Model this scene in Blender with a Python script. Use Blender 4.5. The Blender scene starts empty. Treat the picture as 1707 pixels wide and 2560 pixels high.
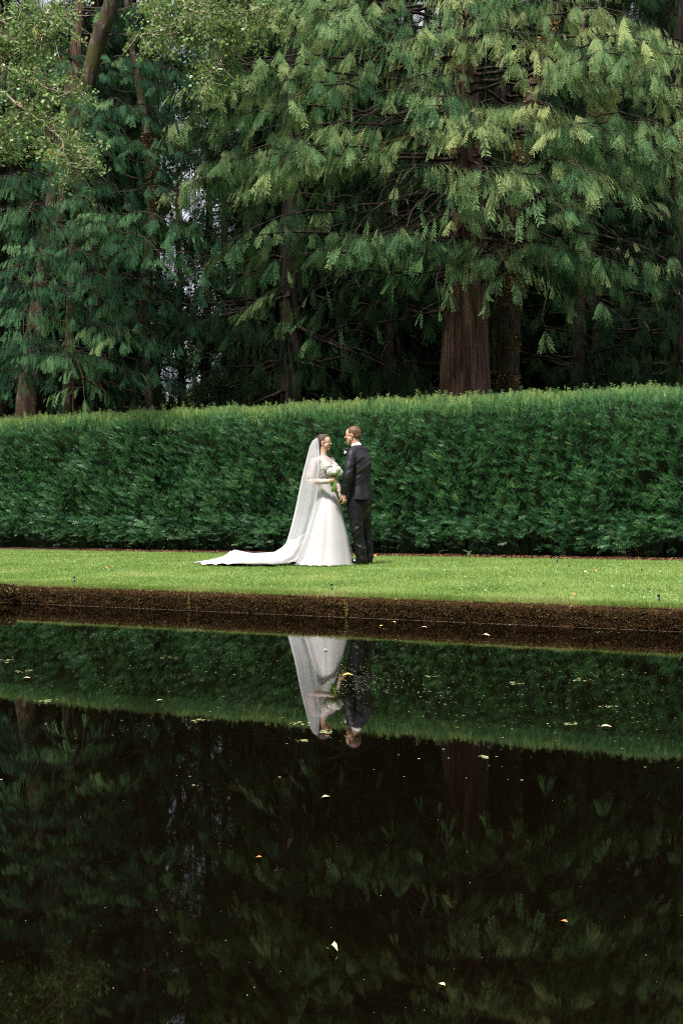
import bpy, bmesh, math
import numpy as np
from mathutils import Vector, Matrix, Euler
from mathutils.bvhtree import BVHTree

S = bpy.context.scene
COL = S.collection
R = math.radians
# ------------------------------------------------------------------ camera
F = 2489.0                      # focal length in pixels of the 1707 wide photograph
CAMZ = 0.94
cd = bpy.data.cameras.new('camera'); cam = bpy.data.objects.new('camera', cd); COL.objects.link(cam)
cd.sensor_fit = 'HORIZONTAL'; cd.sensor_width = 24.0; cd.lens = 35.0
cd.clip_start = 0.05; cd.clip_end = 2000
cam.location = (0, 0, CAMZ); cam.rotation_euler = (R(90.23), 0, 0)
S.camera = cam
# ------------------------------------------------------------------ world and sun
SUN_EL, SUN_AZ = 62.0, 208.0    # azimuth from +Y clockwise: the sun stands behind the camera, a little to the left
w = bpy.data.worlds.new('World'); S.world = w; w.use_nodes = True
nt = w.node_tree; nt.nodes.clear()
sky = nt.nodes.new('ShaderNodeTexSky'); sky.sky_type = 'NISHITA'; sky.sun_disc = False
sky.sun_elevation = R(SUN_EL); sky.sun_rotation = R(SUN_AZ)
sky.air_density = 1.0; sky.dust_density = 3.0; sky.ozone_density = 1.0
bg = nt.nodes.new('ShaderNodeBackground'); bg.inputs[1].default_value = 0.065
wo = nt.nodes.new('ShaderNodeOutputWorld')
# thin bright cloud over the blue
_tc = nt.nodes.new('ShaderNodeTexCoord'); _nz = nt.nodes.new('ShaderNodeTexNoise'); _nz.inputs['Scale'].default_value = 5; _nz.inputs['Detail'].default_value = 6
_rp = nt.nodes.new('ShaderNodeValToRGB'); _rp.color_ramp.elements[0].position = .36; _rp.color_ramp.elements[0].color = (.55, .55, .55, 1); _rp.color_ramp.elements[1].position = .56; _rp.color_ramp.elements[1].color = (.95, .95, .95, 1)
_mx = nt.nodes.new('ShaderNodeMixRGB'); _mx.inputs[2].default_value = (9.5, 10.0, 11.0, 1)
nt.links.new(_tc.outputs['Generated'], _nz.inputs['Vector']); nt.links.new(_nz.outputs['Fac'], _rp.inputs[0]); nt.links.new(_rp.outputs[0], _mx.inputs[0])
nt.links.new(sky.outputs[0], _mx.inputs[1]); nt.links.new(_mx.outputs[0], bg.inputs[0]); nt.links.new(bg.outputs[0], wo.inputs[0])
ld = bpy.data.lights.new('sun', 'SUN'); ld.energy = 4.2; ld.angle = R(5); ld.color = (1.0, 0.95, 0.87)
sun = bpy.data.objects.new('sun', ld); COL.objects.link(sun)
_d = Vector((math.sin(R(SUN_AZ))*math.cos(R(SUN_EL)), math.cos(R(SUN_AZ))*math.cos(R(SUN_EL)), math.sin(R(SUN_EL))))
sun.rotation_euler = (-_d).to_track_quat('-Z', 'Y').to_euler(); sun.location = (0, -10, 30)
S.view_settings.view_transform = 'Standard'; S.view_settings.look = 'None'
S.view_settings.exposure = 1.0; S.view_settings.gamma = 1.0
S.cycles.max_bounces = 8; S.cycles.diffuse_bounces = 3; S.cycles.glossy_bounces = 3
S.cycles.transmission_bounces = 4; S.cycles.transparent_max_bounces = 16
S.cycles.caustics_reflective = False; S.cycles.caustics_refractive = False
S.cycles.use_denoising = False; S.cycles.use_adaptive_sampling = False
S.cycles.pixel_filter_type = 'BLACKMAN_HARRIS'; S.cycles.filter_width = 1.15

# ------------------------------------------------------------------ helpers
UX, UY = 0.920, -0.392          # unit vector along the pond edge (to the right and nearer)
VX, VY = 0.392, 0.920           # unit vector across the lawn, away from the pond
def uv2w(u, v): return u*UX + v*VX, u*UY + v*VY
def w2u(x, y): return x*UX + y*UY
def w2v(x, y): return x*VX + y*VY
def at(px, py, Y): return np.array([(px-853.5)/F*Y, Y, CAMZ-(py-1290)/F*Y])
LV = [8.5, 8.75, 9.1, 10.5, 11.9, 13.2, 14.6, 16.4, 17.5, 19, 30, 80, 400]
LZ = [.17, .185, .20, .25, .285, .287, .265, .225, .23, .26, .35, .8, 2.0]
def lawn_z(v): return np.interp(v, LV, LZ)
def rng(s): return np.random.default_rng(s)
def fbm(P, seed, scale=1.0, octaves=4):
    r = rng(seed); P = np.asarray(P, float)*scale; out = np.zeros(len(P)); a = 1; t = 0
    for o in range(octaves):
        for k in range(4):
            d = r.normal(size=P.shape[1]); d /= np.linalg.norm(d)
            out += a*np.sin(P@d*2*math.pi*(0.7+.6*r.random()) + r.random()*6.28 + 1.3*np.sin(P@r.normal(size=P.shape[1])*1.7 + r.random()*6))
        t += a*2; P = P*2.03; a *= .55
    return out/t

def nn(v): 
    v = np.asarray(v, float); return v/np.maximum(np.linalg.norm(v, axis=-1, keepdims=True), 1e-9)

def mesh_np(name, V, faces, tint=None, smooth=False, extra=None):
    """faces: (m,3) or (m,4) array, or a list of such arrays"""
    me = bpy.data.meshes.new(name)
    if not isinstance(faces, list): faces = [faces]
    faces = [np.asarray(f, np.int32) for f in faces if len(f)]
    V = np.asarray(V, np.float32)
    me.vertices.add(len(V)); me.vertices.foreach_set('co', V.ravel())
    nl = sum(f.size for f in faces); npoly = sum(len(f) for f in faces)
    me.loops.add(nl); me.loops.foreach_set('vertex_index', np.concatenate([f.ravel() for f in faces]))
    me.polygons.add(npoly)
    tot = np.concatenate([np.full(len(f), f.shape[1], np.int32) for f in faces])
    st = np.concatenate([[0], np.cumsum(tot)[:-1]]).astype(np.int32)
    me.polygons.foreach_set('loop_start', st)
    me.update(calc_edges=True)
    if smooth: me.polygons.foreach_set('use_smooth', np.ones(npoly, bool))
    if tint is not None:
        a = me.attributes.new('tint', 'FLOAT', 'POINT'); a.data.foreach_set('value', np.asarray(tint, np.float32))
    if extra is not None:
        for k, val in extra.items():
            a = me.attributes.new(k, 'FLOAT', 'POINT'); a.data.foreach_set('value', np.asarray(val, np.float32))
    me.validate()
    return me

def thing(name, loc, label, cat, group=None):
    o = bpy.data.objects.new(name, None); COL.objects.link(o); o.location = loc; o.empty_display_size = .2
    o['label'] = label; o['category'] = cat
    if group: o['group'] = group
    return o
def tag(o, label, cat, group=None, kind=None):
    if label: o['label'] = label
    if cat: o['category'] = cat
    if group: o['group'] = group
    if kind: o['kind'] = kind
    return o
def link(name, me, mat, parent=None, local=False):
    """vertices in world coordinates unless local"""
    o = bpy.data.objects.new(name, me); COL.objects.link(o)
    if mat is not None:
        me.materials.clear(); me.materials.append(mat)
    if parent is not None:
        o.parent = parent
        if not local:
            l = np.array(parent.location)
            co = np.empty(len(me.vertices)*3, np.float32); me.vertices.foreach_get('co', co)
            co = co.reshape(-1, 3) - l.astype(np.float32); me.vertices.foreach_set('co', co.ravel()); me.update()
    return o
def origin_to(o, p):
    co = np.empty(len(o.data.vertices)*3, np.float32); o.data.vertices.foreach_get('co', co)
    o.data.vertices.foreach_set('co', (co.reshape(-1, 3)-np.asarray(p, np.float32)).ravel()); o.location = p; o.data.update(); return o

def inst(T, Fc, Tt, pos, B, tint=None, tscale=1.0):
    """copies of template (T verts, Fc faces, Tt tint) with bases B (m,3,3; rows = images of x,y,z) -> merged arrays"""
    m, n = len(pos), len(T)
    V = np.einsum('nk,mkj->mnj', T, B) + pos[:, None, :]
    FF = (Fc[None] + (np.arange(m)*n)[:, None, None]).reshape(-1, Fc.shape[1])
    tt = np.tile(Tt, (m, 1))*tscale
    if tint is not None: tt = tt + np.asarray(tint)[:, None]
    return V.reshape(-1, 3), FF, tt.ravel()
def merge(parts):
    Vs, Fs, Ts, off = [], [], [], 0
    for V, f, t in parts:
        Vs.append(V); Fs.append(f+off); Ts.append(t); off += len(V)
    if not Vs: return np.zeros((0, 3)), np.zeros((0, 3), int), np.zeros(0)
    return np.concatenate(Vs), np.concatenate(Fs), np.concatenate(Ts)
def basis(d, up, scale):
    d = nn(d); y = nn(np.cross(up, d)); z = np.cross(d, y)
    s = np.asarray(scale, float).reshape(-1, 1, 1)
    return np.stack([d, y, z], 1)*s

def tube(pts, rad, n=8, cap=True, squash=1.0, tri=False):
    pts = np.asarray(pts, float); m = len(pts); rad = np.broadcast_to(rad, (m,))
    d = np.gradient(pts, axis=0); d = nn(d)
    ref = np.array([0, 0, 1.]) if abs(d[:, 2]).mean() < .75 else np.array([1., 0, 0])
    x = nn(np.cross(np.broadcast_to(ref, d.shape), d)); y = np.cross(d, x)
    a = np.arange(n)/n*2*math.pi
    V = pts[:, None] + rad[:, None, None]*(np.cos(a)[None, :, None]*x[:, None]*squash + np.sin(a)[None, :, None]*y[:, None])
    V = V.reshape(-1, 3); i = np.arange(m-1)[:, None]*n; k = np.arange(n)[None]; k2 = (k+1) % n
    q = np.stack([i+k, i+k2, i+n+k2, i+n+k], -1).reshape(-1, 4)
    f = np.concatenate([q[:, [0, 1, 2]], q[:, [0, 2, 3]]])
    if cap:
        c0, c1 = len(V), len(V)+1; V = np.vstack([V, pts[0], pts[-1]])
        e0 = np.stack([np.full(n, c0), (np.arange(n)+1) % n, np.arange(n)], -1)
        b = (m-1)*n; e1 = np.stack([np.full(n, c1), b+np.arange(n), b+(np.arange(n)+1) % n], -1)
        f = np.concatenate([f, e0, e1])
    return V, f, np.zeros(len(V))

# ------------------------------------------------------------------ materials
def lin(h):
    c = [int(h[i:i+2], 16)/255 for i in (0, 2, 4)]
    return tuple((x/12.92 if x <= .04045 else ((x+.055)/1.055)**2.4) for x in c)+(1,)
def mat_new(name):
    m = bpy.data.materials.new(name); m.use_nodes = True; t = m.node_tree
    return m, t, t.nodes['Principled BSDF'], t.nodes['Material Output']
def N(t, ty, **kw):
    n = t.nodes.new(ty)
    for k, v in kw.items(): setattr(n, k, v)
    return n
def ramp(t, fac, stops):
    r = N(t, 'ShaderNodeValToRGB'); el = r.color_ramp.elements
    while len(el) < len(stops): el.new(0.5)
    for e, (p, c) in zip(el, stops): e.position = p; e.color = c if len(c) == 4 else tuple(c)+(1,)
    t.links.new(fac, r.inputs[0]); return r.outputs[0]
def noise(t, scale, detail=4, rough=.6, vec=None, coord='Object', dist=0):
    n = N(t, 'ShaderNodeTexNoise'); n.inputs['Scale'].default_value = scale; n.inputs['Detail'].default_value = detail
    n.inputs['Roughness'].default_value = rough; n.inputs['Distortion'].default_value = dist
    if vec is None:
        tc = N(t, 'ShaderNodeTexCoord'); vec = tc.outputs[coord]
    t.links.new(vec, n.inputs['Vector']); return n.outputs['Fac']
def scaled(t, sc, coord='Object'):
    tc = N(t, 'ShaderNodeTexCoord'); mp = N(t, 'ShaderNodeMapping'); mp.inputs['Scale'].default_value = sc
    t.links.new(tc.outputs[coord], mp.inputs[0]); return mp.outputs[0]
def bump(t, b, h, strength=.5, dist=.02):
    bn = N(t, 'ShaderNodeBump'); bn.inputs['Strength'].default_value = strength; bn.inputs['Distance'].default_value = dist
    t.links.new(h, bn.inputs['Height']); t.links.new(bn.outputs[0], b.inputs['Normal']); return bn

def leaf_mat(name, stops, rough=.55, trans=.3, spec=.3, tcol=None):
    """leaf colour follows the tint attribute: leaf age, and on cedar boughs painted light"""
    m, t, b, o = mat_new(name)
    at_ = N(t, 'ShaderNodeAttribute', attribute_name='tint')
    c = ramp(t, at_.outputs['Fac'], stops)
    t.links.new(c, b.inputs['Base Color']); b.inputs['Roughness'].default_value = rough
    b.inputs['Specular IOR Level'].default_value = spec
    tr = N(t, 'ShaderNodeBsdfTranslucent')
    hs = N(t, 'ShaderNodeHueSaturation'); hs.inputs['Hue'].default_value = .485; hs.inputs['Saturation'].default_value = 1.1; hs.inputs['Value'].default_value = 1.3
    t.links.new(c, hs.inputs['Color']); t.links.new(hs.outputs[0], tr.inputs[0])
    mx = N(t, 'ShaderNodeMixShader'); mx.inputs[0].default_value = trans
    t.links.new(b.outputs[0], mx.inputs[1]); t.links.new(tr.outputs[0], mx.inputs[2]); t.links.new(mx.outputs[0], o.inputs[0])
    return m
M = {}
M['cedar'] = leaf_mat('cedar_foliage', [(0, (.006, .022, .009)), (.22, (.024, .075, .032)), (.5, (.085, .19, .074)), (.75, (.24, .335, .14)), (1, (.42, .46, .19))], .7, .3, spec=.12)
M['cedar_shaded'] = leaf_mat('shaded_cedar_foliage', [(0, (.004, .016, .008)), (.25, (.013, .050, .024)), (.5, (.038, .118, .055)), (.8, (.115, .24, .105)), (1, (.22, .34, .14))], .7, .3, spec=.12)  # ramp darkened to stand in for the shade on the left cedar
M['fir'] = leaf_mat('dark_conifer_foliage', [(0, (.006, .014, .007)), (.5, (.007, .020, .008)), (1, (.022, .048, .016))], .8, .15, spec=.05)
M['broad'] = leaf_mat('broad_leaves', [(0, (.045, .08, .025)), (.4, (.11, .20, .055)), (.75, (.25, .36, .13)), (.95, (.38, .45, .30)), (1, (.40, .22, .05))], .4, .35)
M['bright_broad'] = leaf_mat('young_tree_leaves', [(0, (.05, .12, .03)), (.5, (.14, .24, .06)), (1, (.34, .44, .14))], .5, .45)
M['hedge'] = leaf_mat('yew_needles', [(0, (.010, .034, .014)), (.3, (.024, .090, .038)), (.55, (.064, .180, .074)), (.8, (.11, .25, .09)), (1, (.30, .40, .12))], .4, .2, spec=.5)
M['grass'] = leaf_mat('lawn_blades', [(0, (.11, .19, .045)), (.45, (.205, .325, .082)), (.8, (.34, .42, .14)), (1, (.52, .48, .26))], .5, .35)
M['moss'] = leaf_mat('rusty_moss', [(0, (.022, .011, .005)), (.35, (.052, .032, .011)), (.65, (.13, .082, .027)), (.9, (.24, .175, .055)), (1, (.27, .25, .08))], .9, .05)
M['golden_moss'] = leaf_mat('golden_moss', [(0, (.07, .045, .012)), (.5, (.22, .15, .04)), (1, (.40, .30, .09))], .9, .05)
M['debris'] = leaf_mat('floating_flakes', [(0, (.05, .07, .02)), (.5, (.19, .22, .09)), (.8, (.36, .35, .22)), (1, (.65, .60, .50))], .7, .1)
M['mulchchips'] = leaf_mat('bark_chips', [(0, (.035, .014, .007)), (.5, (.12, .042, .02)), (1, (.30, .13, .06))], .8, 0)

def simple(name, col, rough=.6, **kw):
    m, t, b, o = mat_new(name); b.inputs['Base Color'].default_value = col if len(col) == 4 else tuple(col)+(1,)
    b.inputs['Roughness'].default_value = rough
    for k, v in kw.items(): b.inputs[k].default_value = v
    return m
def bark_mat(name, c0, c1, c2, zs=.35, sc=14, moss=None, mossamt=.5):
    m, t, b, o = mat_new(name)
    v = scaled(t, (1, 1, zs*.35)); n1 = noise(t, sc, 6, .65, v, dist=.6)
    c = ramp(t, n1, [(.32, c0), (.5, c1), (.68, c2)])
    if moss:
        n2 = noise(t, 2.3, 6, .7); f = ramp(t, n2, [(mossamt-.06, (0, 0, 0)), (mossamt+.06, (1, 1, 1))])
        mx = N(t, 'ShaderNodeMixRGB'); mx.inputs[2].default_value = tuple(moss)+(1,)
        t.links.new(f, mx.inputs[0]); t.links.new(c, mx.inputs[1]); c = mx.outputs[0]
    t.links.new(c, b.inputs['Base Color']); b.inputs['Roughness'].default_value = .9; b.inputs['Specular IOR Level'].default_value = .15
    bump(t, b, n1, .9, .05); return m
M['cedar_bark'] = bark_mat('cedar_bark', (.025, .014, .010), (.10, .058, .040), (.22, .14, .10), .10, 18)
M['grey_bark'] = bark_mat('grey_patchy_bark', (.014, .009, .006), (.045, .029, .020), (.14, .11, .09), .6, 7, (.035, .028, .009), .50)
M['alder_bark'] = bark_mat('mossy_alder_bark', (.02, .013, .010), (.055, .040, .03), (.17, .14, .12), .6, 9, (.055, .05, .015), .5)
M['birch_bark'] = bark_mat('pale_birch_bark', (.05, .035, .028), (.22, .18, .15), (.48, .44, .40), 2.5, 6, (.07, .055, .018), .6)
M['dark_bark'] = bark_mat('dark_bark', (.006, .004, .003), (.02, .014, .010), (.05, .035, .028), .4, 9)
M['twig'] = simple('pale_twig', (.17, .125, .09), .8)
M['limb_bark'] = bark_mat('limb_bark', (.012, .009, .007), (.040, .029, .022), (.10, .08, .065), 1, 12)
M['lichen_twig'] = bark_mat('lichen_twig', (.10, .08, .05), (.28, .25, .16), (.5, .48, .36), 1, 18)
M['soil'] = None
m, t, b, o = mat_new('forest_soil'); n = noise(t, 3, 8, .7); t.links.new(ramp(t, n, [(.3, (.012, .008, .005)), (.6, (.04, .026, .015)), (.8, (.07, .05, .03))]), b.inputs['Base Color'])
b.inputs['Roughness'].default_value = 1; bump(t, b, n, .8, .06); M['soil'] = m
m, t, b, o = mat_new('lawn_turf'); n = noise(t, 1.1, 5, .6); n2 = noise(t, 40, 3, .7)
c = ramp(t, n, [(.35, (.13, .19, .05)), (.55, (.17, .23, .065)), (.7, (.21, .26, .08))]); t.links.new(c, b.inputs['Base Color'])
b.inputs['Roughness'].default_value = .9; b.inputs['Specular IOR Level'].default_value = .1; bump(t, b, n2, .8, .02); M['turf'] = m
m, t, b, o = mat_new('bark_mulch'); n = noise(t, 38, 5, .7); t.links.new(ramp(t, n, [(.3, (.018, .008, .005)), (.55, (.065, .026, .014)), (.75, (.16, .065, .03))]), b.inputs['Base Color'])
b.inputs['Roughness'].default_value = .9; bump(t, b, n, 1, .03); M['mulch'] = m
m, t, b, o = mat_new('mossy_stone'); n = noise(t, 26, 6, .75); t.links.new(ramp(t, n, [(.3, (.014, .007, .004)), (.5, (.05, .024, .009)), (.68, (.13, .07, .022)), (.85, (.20, .13, .04))]), b.inputs['Base Color'])
b.inputs['Roughness'].default_value = 1; b.inputs['Specular IOR Level'].default_value = .1; bump(t, b, n, 1, .03); M['stone'] = m
m, t, b, o = mat_new('still_dark_water')
b.inputs['Base Color'].default_value = (.0018, .0012, .0005, 1); b.inputs['Roughness'].default_value = .018; b.inputs['IOR'].default_value = 1.33; b.inputs['Specular Tint'].default_value = (.95, .82, .66, 1)
n = noise(t, 1.0, 3, .5, scaled(t, (1.2, 1.2, 1))); bump(t, b, n, .05, .01); M['water'] = m
m, t, b, o = mat_new('yew_inner_wood'); n = noise(t, 9, 6, .7); t.links.new(ramp(t, n, [(.35, (.003, .006, .003)), (.7, (.012, .016, .008))]), b.inputs['Base Color'])
b.inputs['Roughness'].default_value = 1; b.inputs['Specular IOR Level'].default_value = 0; M['hedge_core'] = m
# people
m, t, b, o = mat_new('skin'); n = noise(t, 30, 3, .5); t.links.new(ramp(t, n, [(.3, (.55, .31, .22)), (.7, (.64, .38, .28))]), b.inputs['Base Color'])
b.inputs['Roughness'].default_value = .5; b.inputs['Subsurface Weight'].default_value = .12; b.inputs['Subsurface Radius'].default_value = (.01, .004, .002); b.inputs['Subsurface Scale'].default_value = 1; M['skin'] = m
def hair_mat(name, a, c):
    m, t, b, o = mat_new(name); n = noise(t, 60, 4, .6, scaled(t, (.25, 1, 1.2))); t.links.new(ramp(t, n, [(.3, a), (.7, c)]), b.inputs['Base Color'])
    b.inputs['Roughness'].default_value = .55; b.inputs['Specular IOR Level'].default_value = .35; bump(t, b, n, .8, .006); return m
M['hair_dark'] = hair_mat('dark_brown_hair', (.022, .010, .008), (.09, .045, .032))
M['hair_brown'] = hair_mat('short_brown_hair', (.055, .026, .014), (.17, .085, .048))
m, t, b, o = mat_new('black_suit_cloth'); n = noise(t, 5, 5, .6, scaled(t, (1, 1, .55)), dist=1.2)
b.inputs['Base Color'].default_value = (.008, .0075, .012, 1); b.inputs['Roughness'].default_value = .56
b.inputs['Specular IOR Level'].default_value = .38; bump(t, b, n, .16, .03); M['suit'] = m
m, t, b, o = mat_new('black_trouser_satin'); n = noise(t, 5.5, 4, .55, scaled(t, (1, 1, .8)), dist=2.2)
b.inputs['Base Color'].default_value = (.0035, .003, .0045, 1); b.inputs['Roughness'].default_value = .5
b.inputs['Specular IOR Level'].default_value = .32; bump(t, b, n, .22, .03); M['trousers'] = m
M['shoe'] = simple('polished_black_leather', (.006, .006, .008), .12, **{'Specular IOR Level': .8})
M['shirt'] = simple('white_shirt', (.8, .8, .82), .7)
M['white_satin'] = simple('ivory_lining', (.52, .50, .50), .5, **{'Sheen Weight': .3})
def sheer(name, col, op, nscale=None, rough=.7, lo=.0):
    m, t, b, o = mat_new(name)
    d = N(t, 'ShaderNodeBsdfDiffuse'); d.inputs[0].default_value = tuple(col)+(1,)
    tl = N(t, 'ShaderNodeBsdfTranslucent'); tl.inputs[0].default_value = tuple(col)+(1,)
    a = N(t, 'ShaderNodeMixShader'); a.inputs[0].default_value = .4
    t.links.new(d.outputs[0], a.inputs[1]); t.links.new(tl.outputs[0], a.inputs[2])
    tp = N(t, 'ShaderNodeBsdfTransparent'); mx = N(t, 'ShaderNodeMixShader'); mx.inputs[0].default_value = op
    if nscale:
        n = noise(t, nscale, 5, .7); f = ramp(t, n, [(.40, (lo,)*3), (.56, (op,)*3)]); t.links.new(f, mx.inputs[0])
    t.links.new(tp.outputs[0], mx.inputs[1]); t.links.new(a.outputs[0], mx.inputs[2]); t.links.new(mx.outputs[0], o.inputs[0]); return m
M['tulle'] = sheer('white_tulle', (.72, .70, .72), .45)
M['veil'] = sheer('veil_tulle', (.86, .85, .90), .43)
M['lace_sheer'] = sheer('lace_sleeve', (.66, .62, .61), .85, 42, lo=.22)
m, t, b, o = mat_new('lace_bodice'); n = noise(t, 34, 5, .7); t.links.new(ramp(t, n, [(.34, (.34, .25, .22)), (.50, (.60, .56, .54)), (.7, (.68, .66, .65))]), b.inputs['Base Color'])
b.inputs['Roughness'].default_value = .7; bump(t, b, n, 1, .02); M['lace'] = m
m, t, b, o = mat_new('cream_petal'); b.inputs['Base Color'].default_value = (.80, .79, .74, 1); b.inputs['Roughness'].default_value = .6; M['petal'] = m
M['white_petal'] = simple('white_applique', (.66, .63, .62), .7)
M['train'] = simple('ivory_train_silk', (.40, .385, .39), .55)
M['stem'] = simple('green_stem', (.16, .30, .05), .5)
M['lips'] = simple('red_lips', (.48, .08, .06), .4)
M['brow'] = simple('dark_brow', (.05, .025, .018), .8)
M['eyewhite'] = simple('eye_white', (.6, .58, .55), .2)
M['iris'] = simple('dark_iris', (.02, .012, .008), .15)
M['black_plastic'] = simple('black_plastic', (.012, .012, .016), .35)
M['pearl'] = simple('pearl', (.85, .8, .72), .2)

# ------------------------------------------------------------------ setting
def strip(name, vs, zs, u0, u1, nu, mat, rough=0, seed=1):
    us = np.linspace(u0, u1, nu); vs = np.asarray(vs); U, Vv = np.meshgrid(us, vs, indexing='ij')
    X = U*UX+Vv*VX; Y = U*UY+Vv*VY; Z = np.broadcast_to(zs, U.shape).copy()
    if rough: Z += rough*fbm(np.stack([U.ravel(), Vv.ravel()], 1), seed, .8).reshape(Z.shape)
    P = np.stack([X, Y, Z], -1).reshape(-1, 3); nv = len(vs)
    i = np.arange(nu-1)[:, None]*nv; k = np.arange(nv-1)[None]
    q = np.stack([i+k, i+nv+k, i+nv+k+1, i+k+1], -1).reshape(-1, 4)
    me = mesh_np(name, P, q, smooth=True); return link(name, me, mat)
gv = [-400, -60, -8, .55, .6, .62, 8.6, 8.66, 8.75, 10.5, 12, 14, 16.4, 19, 30, 80, 400]
gz = [2, .5, .15, .15, -.5, -.8, -.8, -.6, .10, .15, .2, .2, .19, .24, .33, .78, 1.98]
g = strip('ground', gv, gz, -400, 400, 81, M['soil']); g['kind'] = 'structure'
wt = strip('pond_water', [.58, 3, 8.64], [0, 0, 0], -200, 200, 3, M['water']); wt['kind'] = 'structure'
lv = np.concatenate([np.linspace(8.605, 9.3, 7), np.linspace(9.7, 16.42, 20)])
lw = strip('lawn', lv, lawn_z(lv), -24, 24, 160, M['turf'], .006, 4); lw['kind'] = 'structure'
mv = np.linspace(16.38, 19.8, 12); mb = strip('mulch_bed', mv, lawn_z(mv)+.008, -26, 24, 190, M['mulch'], .012, 5); mb['kind'] = 'structure'
nb = strip('near_bank', [-8, .35], [.16, .165], -30, 30, 20, M['turf']); nb['kind'] = 'structure'

# unseen wood added behind the camera to block low sky light: one ragged mass
def shading_wood():
    r = rng(90); na, nz_ = 260, 22; a = np.linspace(R(165), R(375), na); z = np.linspace(0, 1, nz_); A, Zq = np.meshgrid(a, z, indexing='ij')
    top = 19+5*fbm(np.stack([a*9, a*0], 1), 91, 1, 4); rad = 24+2.2*fbm(np.stack([A.ravel()*8, Zq.ravel()*3], 1), 92, 1, 4).reshape(A.shape)+3*Zq
    P = np.stack([np.cos(A)*rad, np.sin(A)*rad, .1+Zq*top[:, None]+.5*fbm(np.stack([A.ravel()*30, Zq.ravel()*9], 1), 93, 1, 3).reshape(A.shape)], -1).reshape(-1, 3)
    i = np.arange(na-1)[:, None]*nz_; k = np.arange(nz_-1)[None]; q = np.stack([i+k, i+nz_+k, i+nz_+k+1, i+k+1], -1).reshape(-1, 4)
    P2 = P*[1.12, 1.12, .97]; n = len(P); Vv = np.concatenate([P, P2]); o = link('sky_blocking_wood', mesh_np('sky_blocking_wood', Vv, np.concatenate([q, q[:, ::-1]+n]), np.full(2*n, .3), smooth=True), M['fir'])
    tag(o, 'unseen dark wood added on the near side to block low sky light', 'wood', kind='stuff')
shading_wood()
def deep_wood(a0, a1, rad0, seed):
    na, nz_ = 120, 26; a = np.linspace(a0, a1, na); z = np.linspace(0, 1, nz_); A, Zq = np.meshgrid(a, z, indexing='ij')
    top = 44+6*fbm(np.stack([a*20, a*0], 1), seed, 1, 4); rad = rad0+3*fbm(np.stack([A.ravel()*30, Zq.ravel()*8], 1), seed+1, 1, 4).reshape(A.shape)+5*Zq
    edge = 2.2*fbm(np.stack([A.ravel()*0+Zq.ravel()*9, Zq.ravel()*3], 1), seed+2, 1, 4).reshape(A.shape)/rad0
    AA = A+edge; P = np.stack([np.sin(AA)*rad, np.cos(AA)*rad, .3+Zq*top[:, None]], -1).reshape(-1, 3)
    i = np.arange(na-1)[:, None]*nz_; k = np.arange(nz_-1)[None]; q = np.stack([i+k, i+nz_+k, i+nz_+k+1, i+k+1], -1).reshape(-1, 4); n = len(P)
    return np.concatenate([P, P*[1.08, 1.08, .98]]), np.concatenate([q, q[:, ::-1]+n])
Va, Fa = deep_wood(-.60, -.185, 84, 94); Vb, Fb = deep_wood(-.105, .60, 80, 97)
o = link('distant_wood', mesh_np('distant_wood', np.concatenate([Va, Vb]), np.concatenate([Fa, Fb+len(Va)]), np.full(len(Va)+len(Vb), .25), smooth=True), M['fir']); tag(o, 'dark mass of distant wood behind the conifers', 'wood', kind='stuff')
# mulch chips
r = rng(77); n = 9000; u = r.uniform(-13, 8, n); v = 16.36+abs(r.normal(0, .28, n)); x, y = uv2w(u, v)
T = np.array([[-.5, -.2, 0], [.5, -.15, .1], [.45, .2, 0], [-.5, .15, .12]]); Fq = np.array([[0, 1, 2], [0, 2, 3]])
B = basis(nn(r.normal(size=(n, 3))*[1, 1, .35]), np.tile([0, 0, 1.], (n, 1))+r.normal(0, .3, (n, 3)), r.uniform(.02, .055, n))
V_, F_, T_ = inst(T, Fq, np.zeros(4), np.stack([x, y, lawn_z(v)+.02+r.random(n)*.012], 1), B, r.random(n)**1.3)
o = link('bark_chips', mesh_np('bark_chips', V_, F_, T_), M['mulchchips']); tag(o, 'rust red bark chips strewn along the hedge foot', 'mulch', kind='stuff')

# grass blades over the part of the lawn the camera could see
def grass():
    r = rng(5); parts = []
    def scatter(n, v0, v1, hmul=1.0, edge=False):
        u = r.uniform(-15, 11, n); v = r.uniform(v0, v1, n); x, y = uv2w(u, v)
        k = abs(x/np.maximum(y, 1)) < .54; x, y, u, v = x[k], y[k], u[k], v[k]; n = len(x)
        P2 = np.stack([u, v], 1); pn = fbm(P2, 9, .55); pn2 = fbm(P2, 12, 2.2, 3)
        h = r.uniform(.016, .034, n)*hmul*(1+.25*pn2)
        a = r.uniform(0, 6.28, n); wd = r.uniform(.0022, .0042, n)*(1+.05*(y-9))*1.2
        lean = r.normal(0, .35, (n, 2))*h[:, None]
        z = lawn_z(v)-.004
        if edge: lean += -np.array([VX, VY])*h[:, None]*.45
        dx, dy = np.cos(a)*wd, np.sin(a)*wd
        A = np.stack([x-dx, y-dy, z], 1); Bp = np.stack([x+dx, y+dy, z], 1); C = np.stack([x+lean[:, 0], y+lean[:, 1], z+h], 1)
        V = np.stack([A, Bp, C], 1).reshape(-1, 3); f = np.arange(3*n).reshape(-1, 3)
        t = np.clip(.44+.24*pn+.12*pn2+r.normal(0, .15, n), 0, .97); 
        if edge: t = np.clip(t+.15, 0, 1)
        parts.append((V, f, np.repeat(t, 3)))
    scatter(270000, 8.78, 11.5); scatter(178000, 11.5, 16.45, 1.25); scatter(71000, 8.585, 8.80, 1.7, True)
    return merge(parts)
V_, F_, T_ = grass()
o = link('lawn_grass', mesh_np('lawn_grass', V_, F_, T_), M['grass']); tag(o, 'short mown bright green grass on the strip of lawn', 'grass', kind='stuff')

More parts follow.
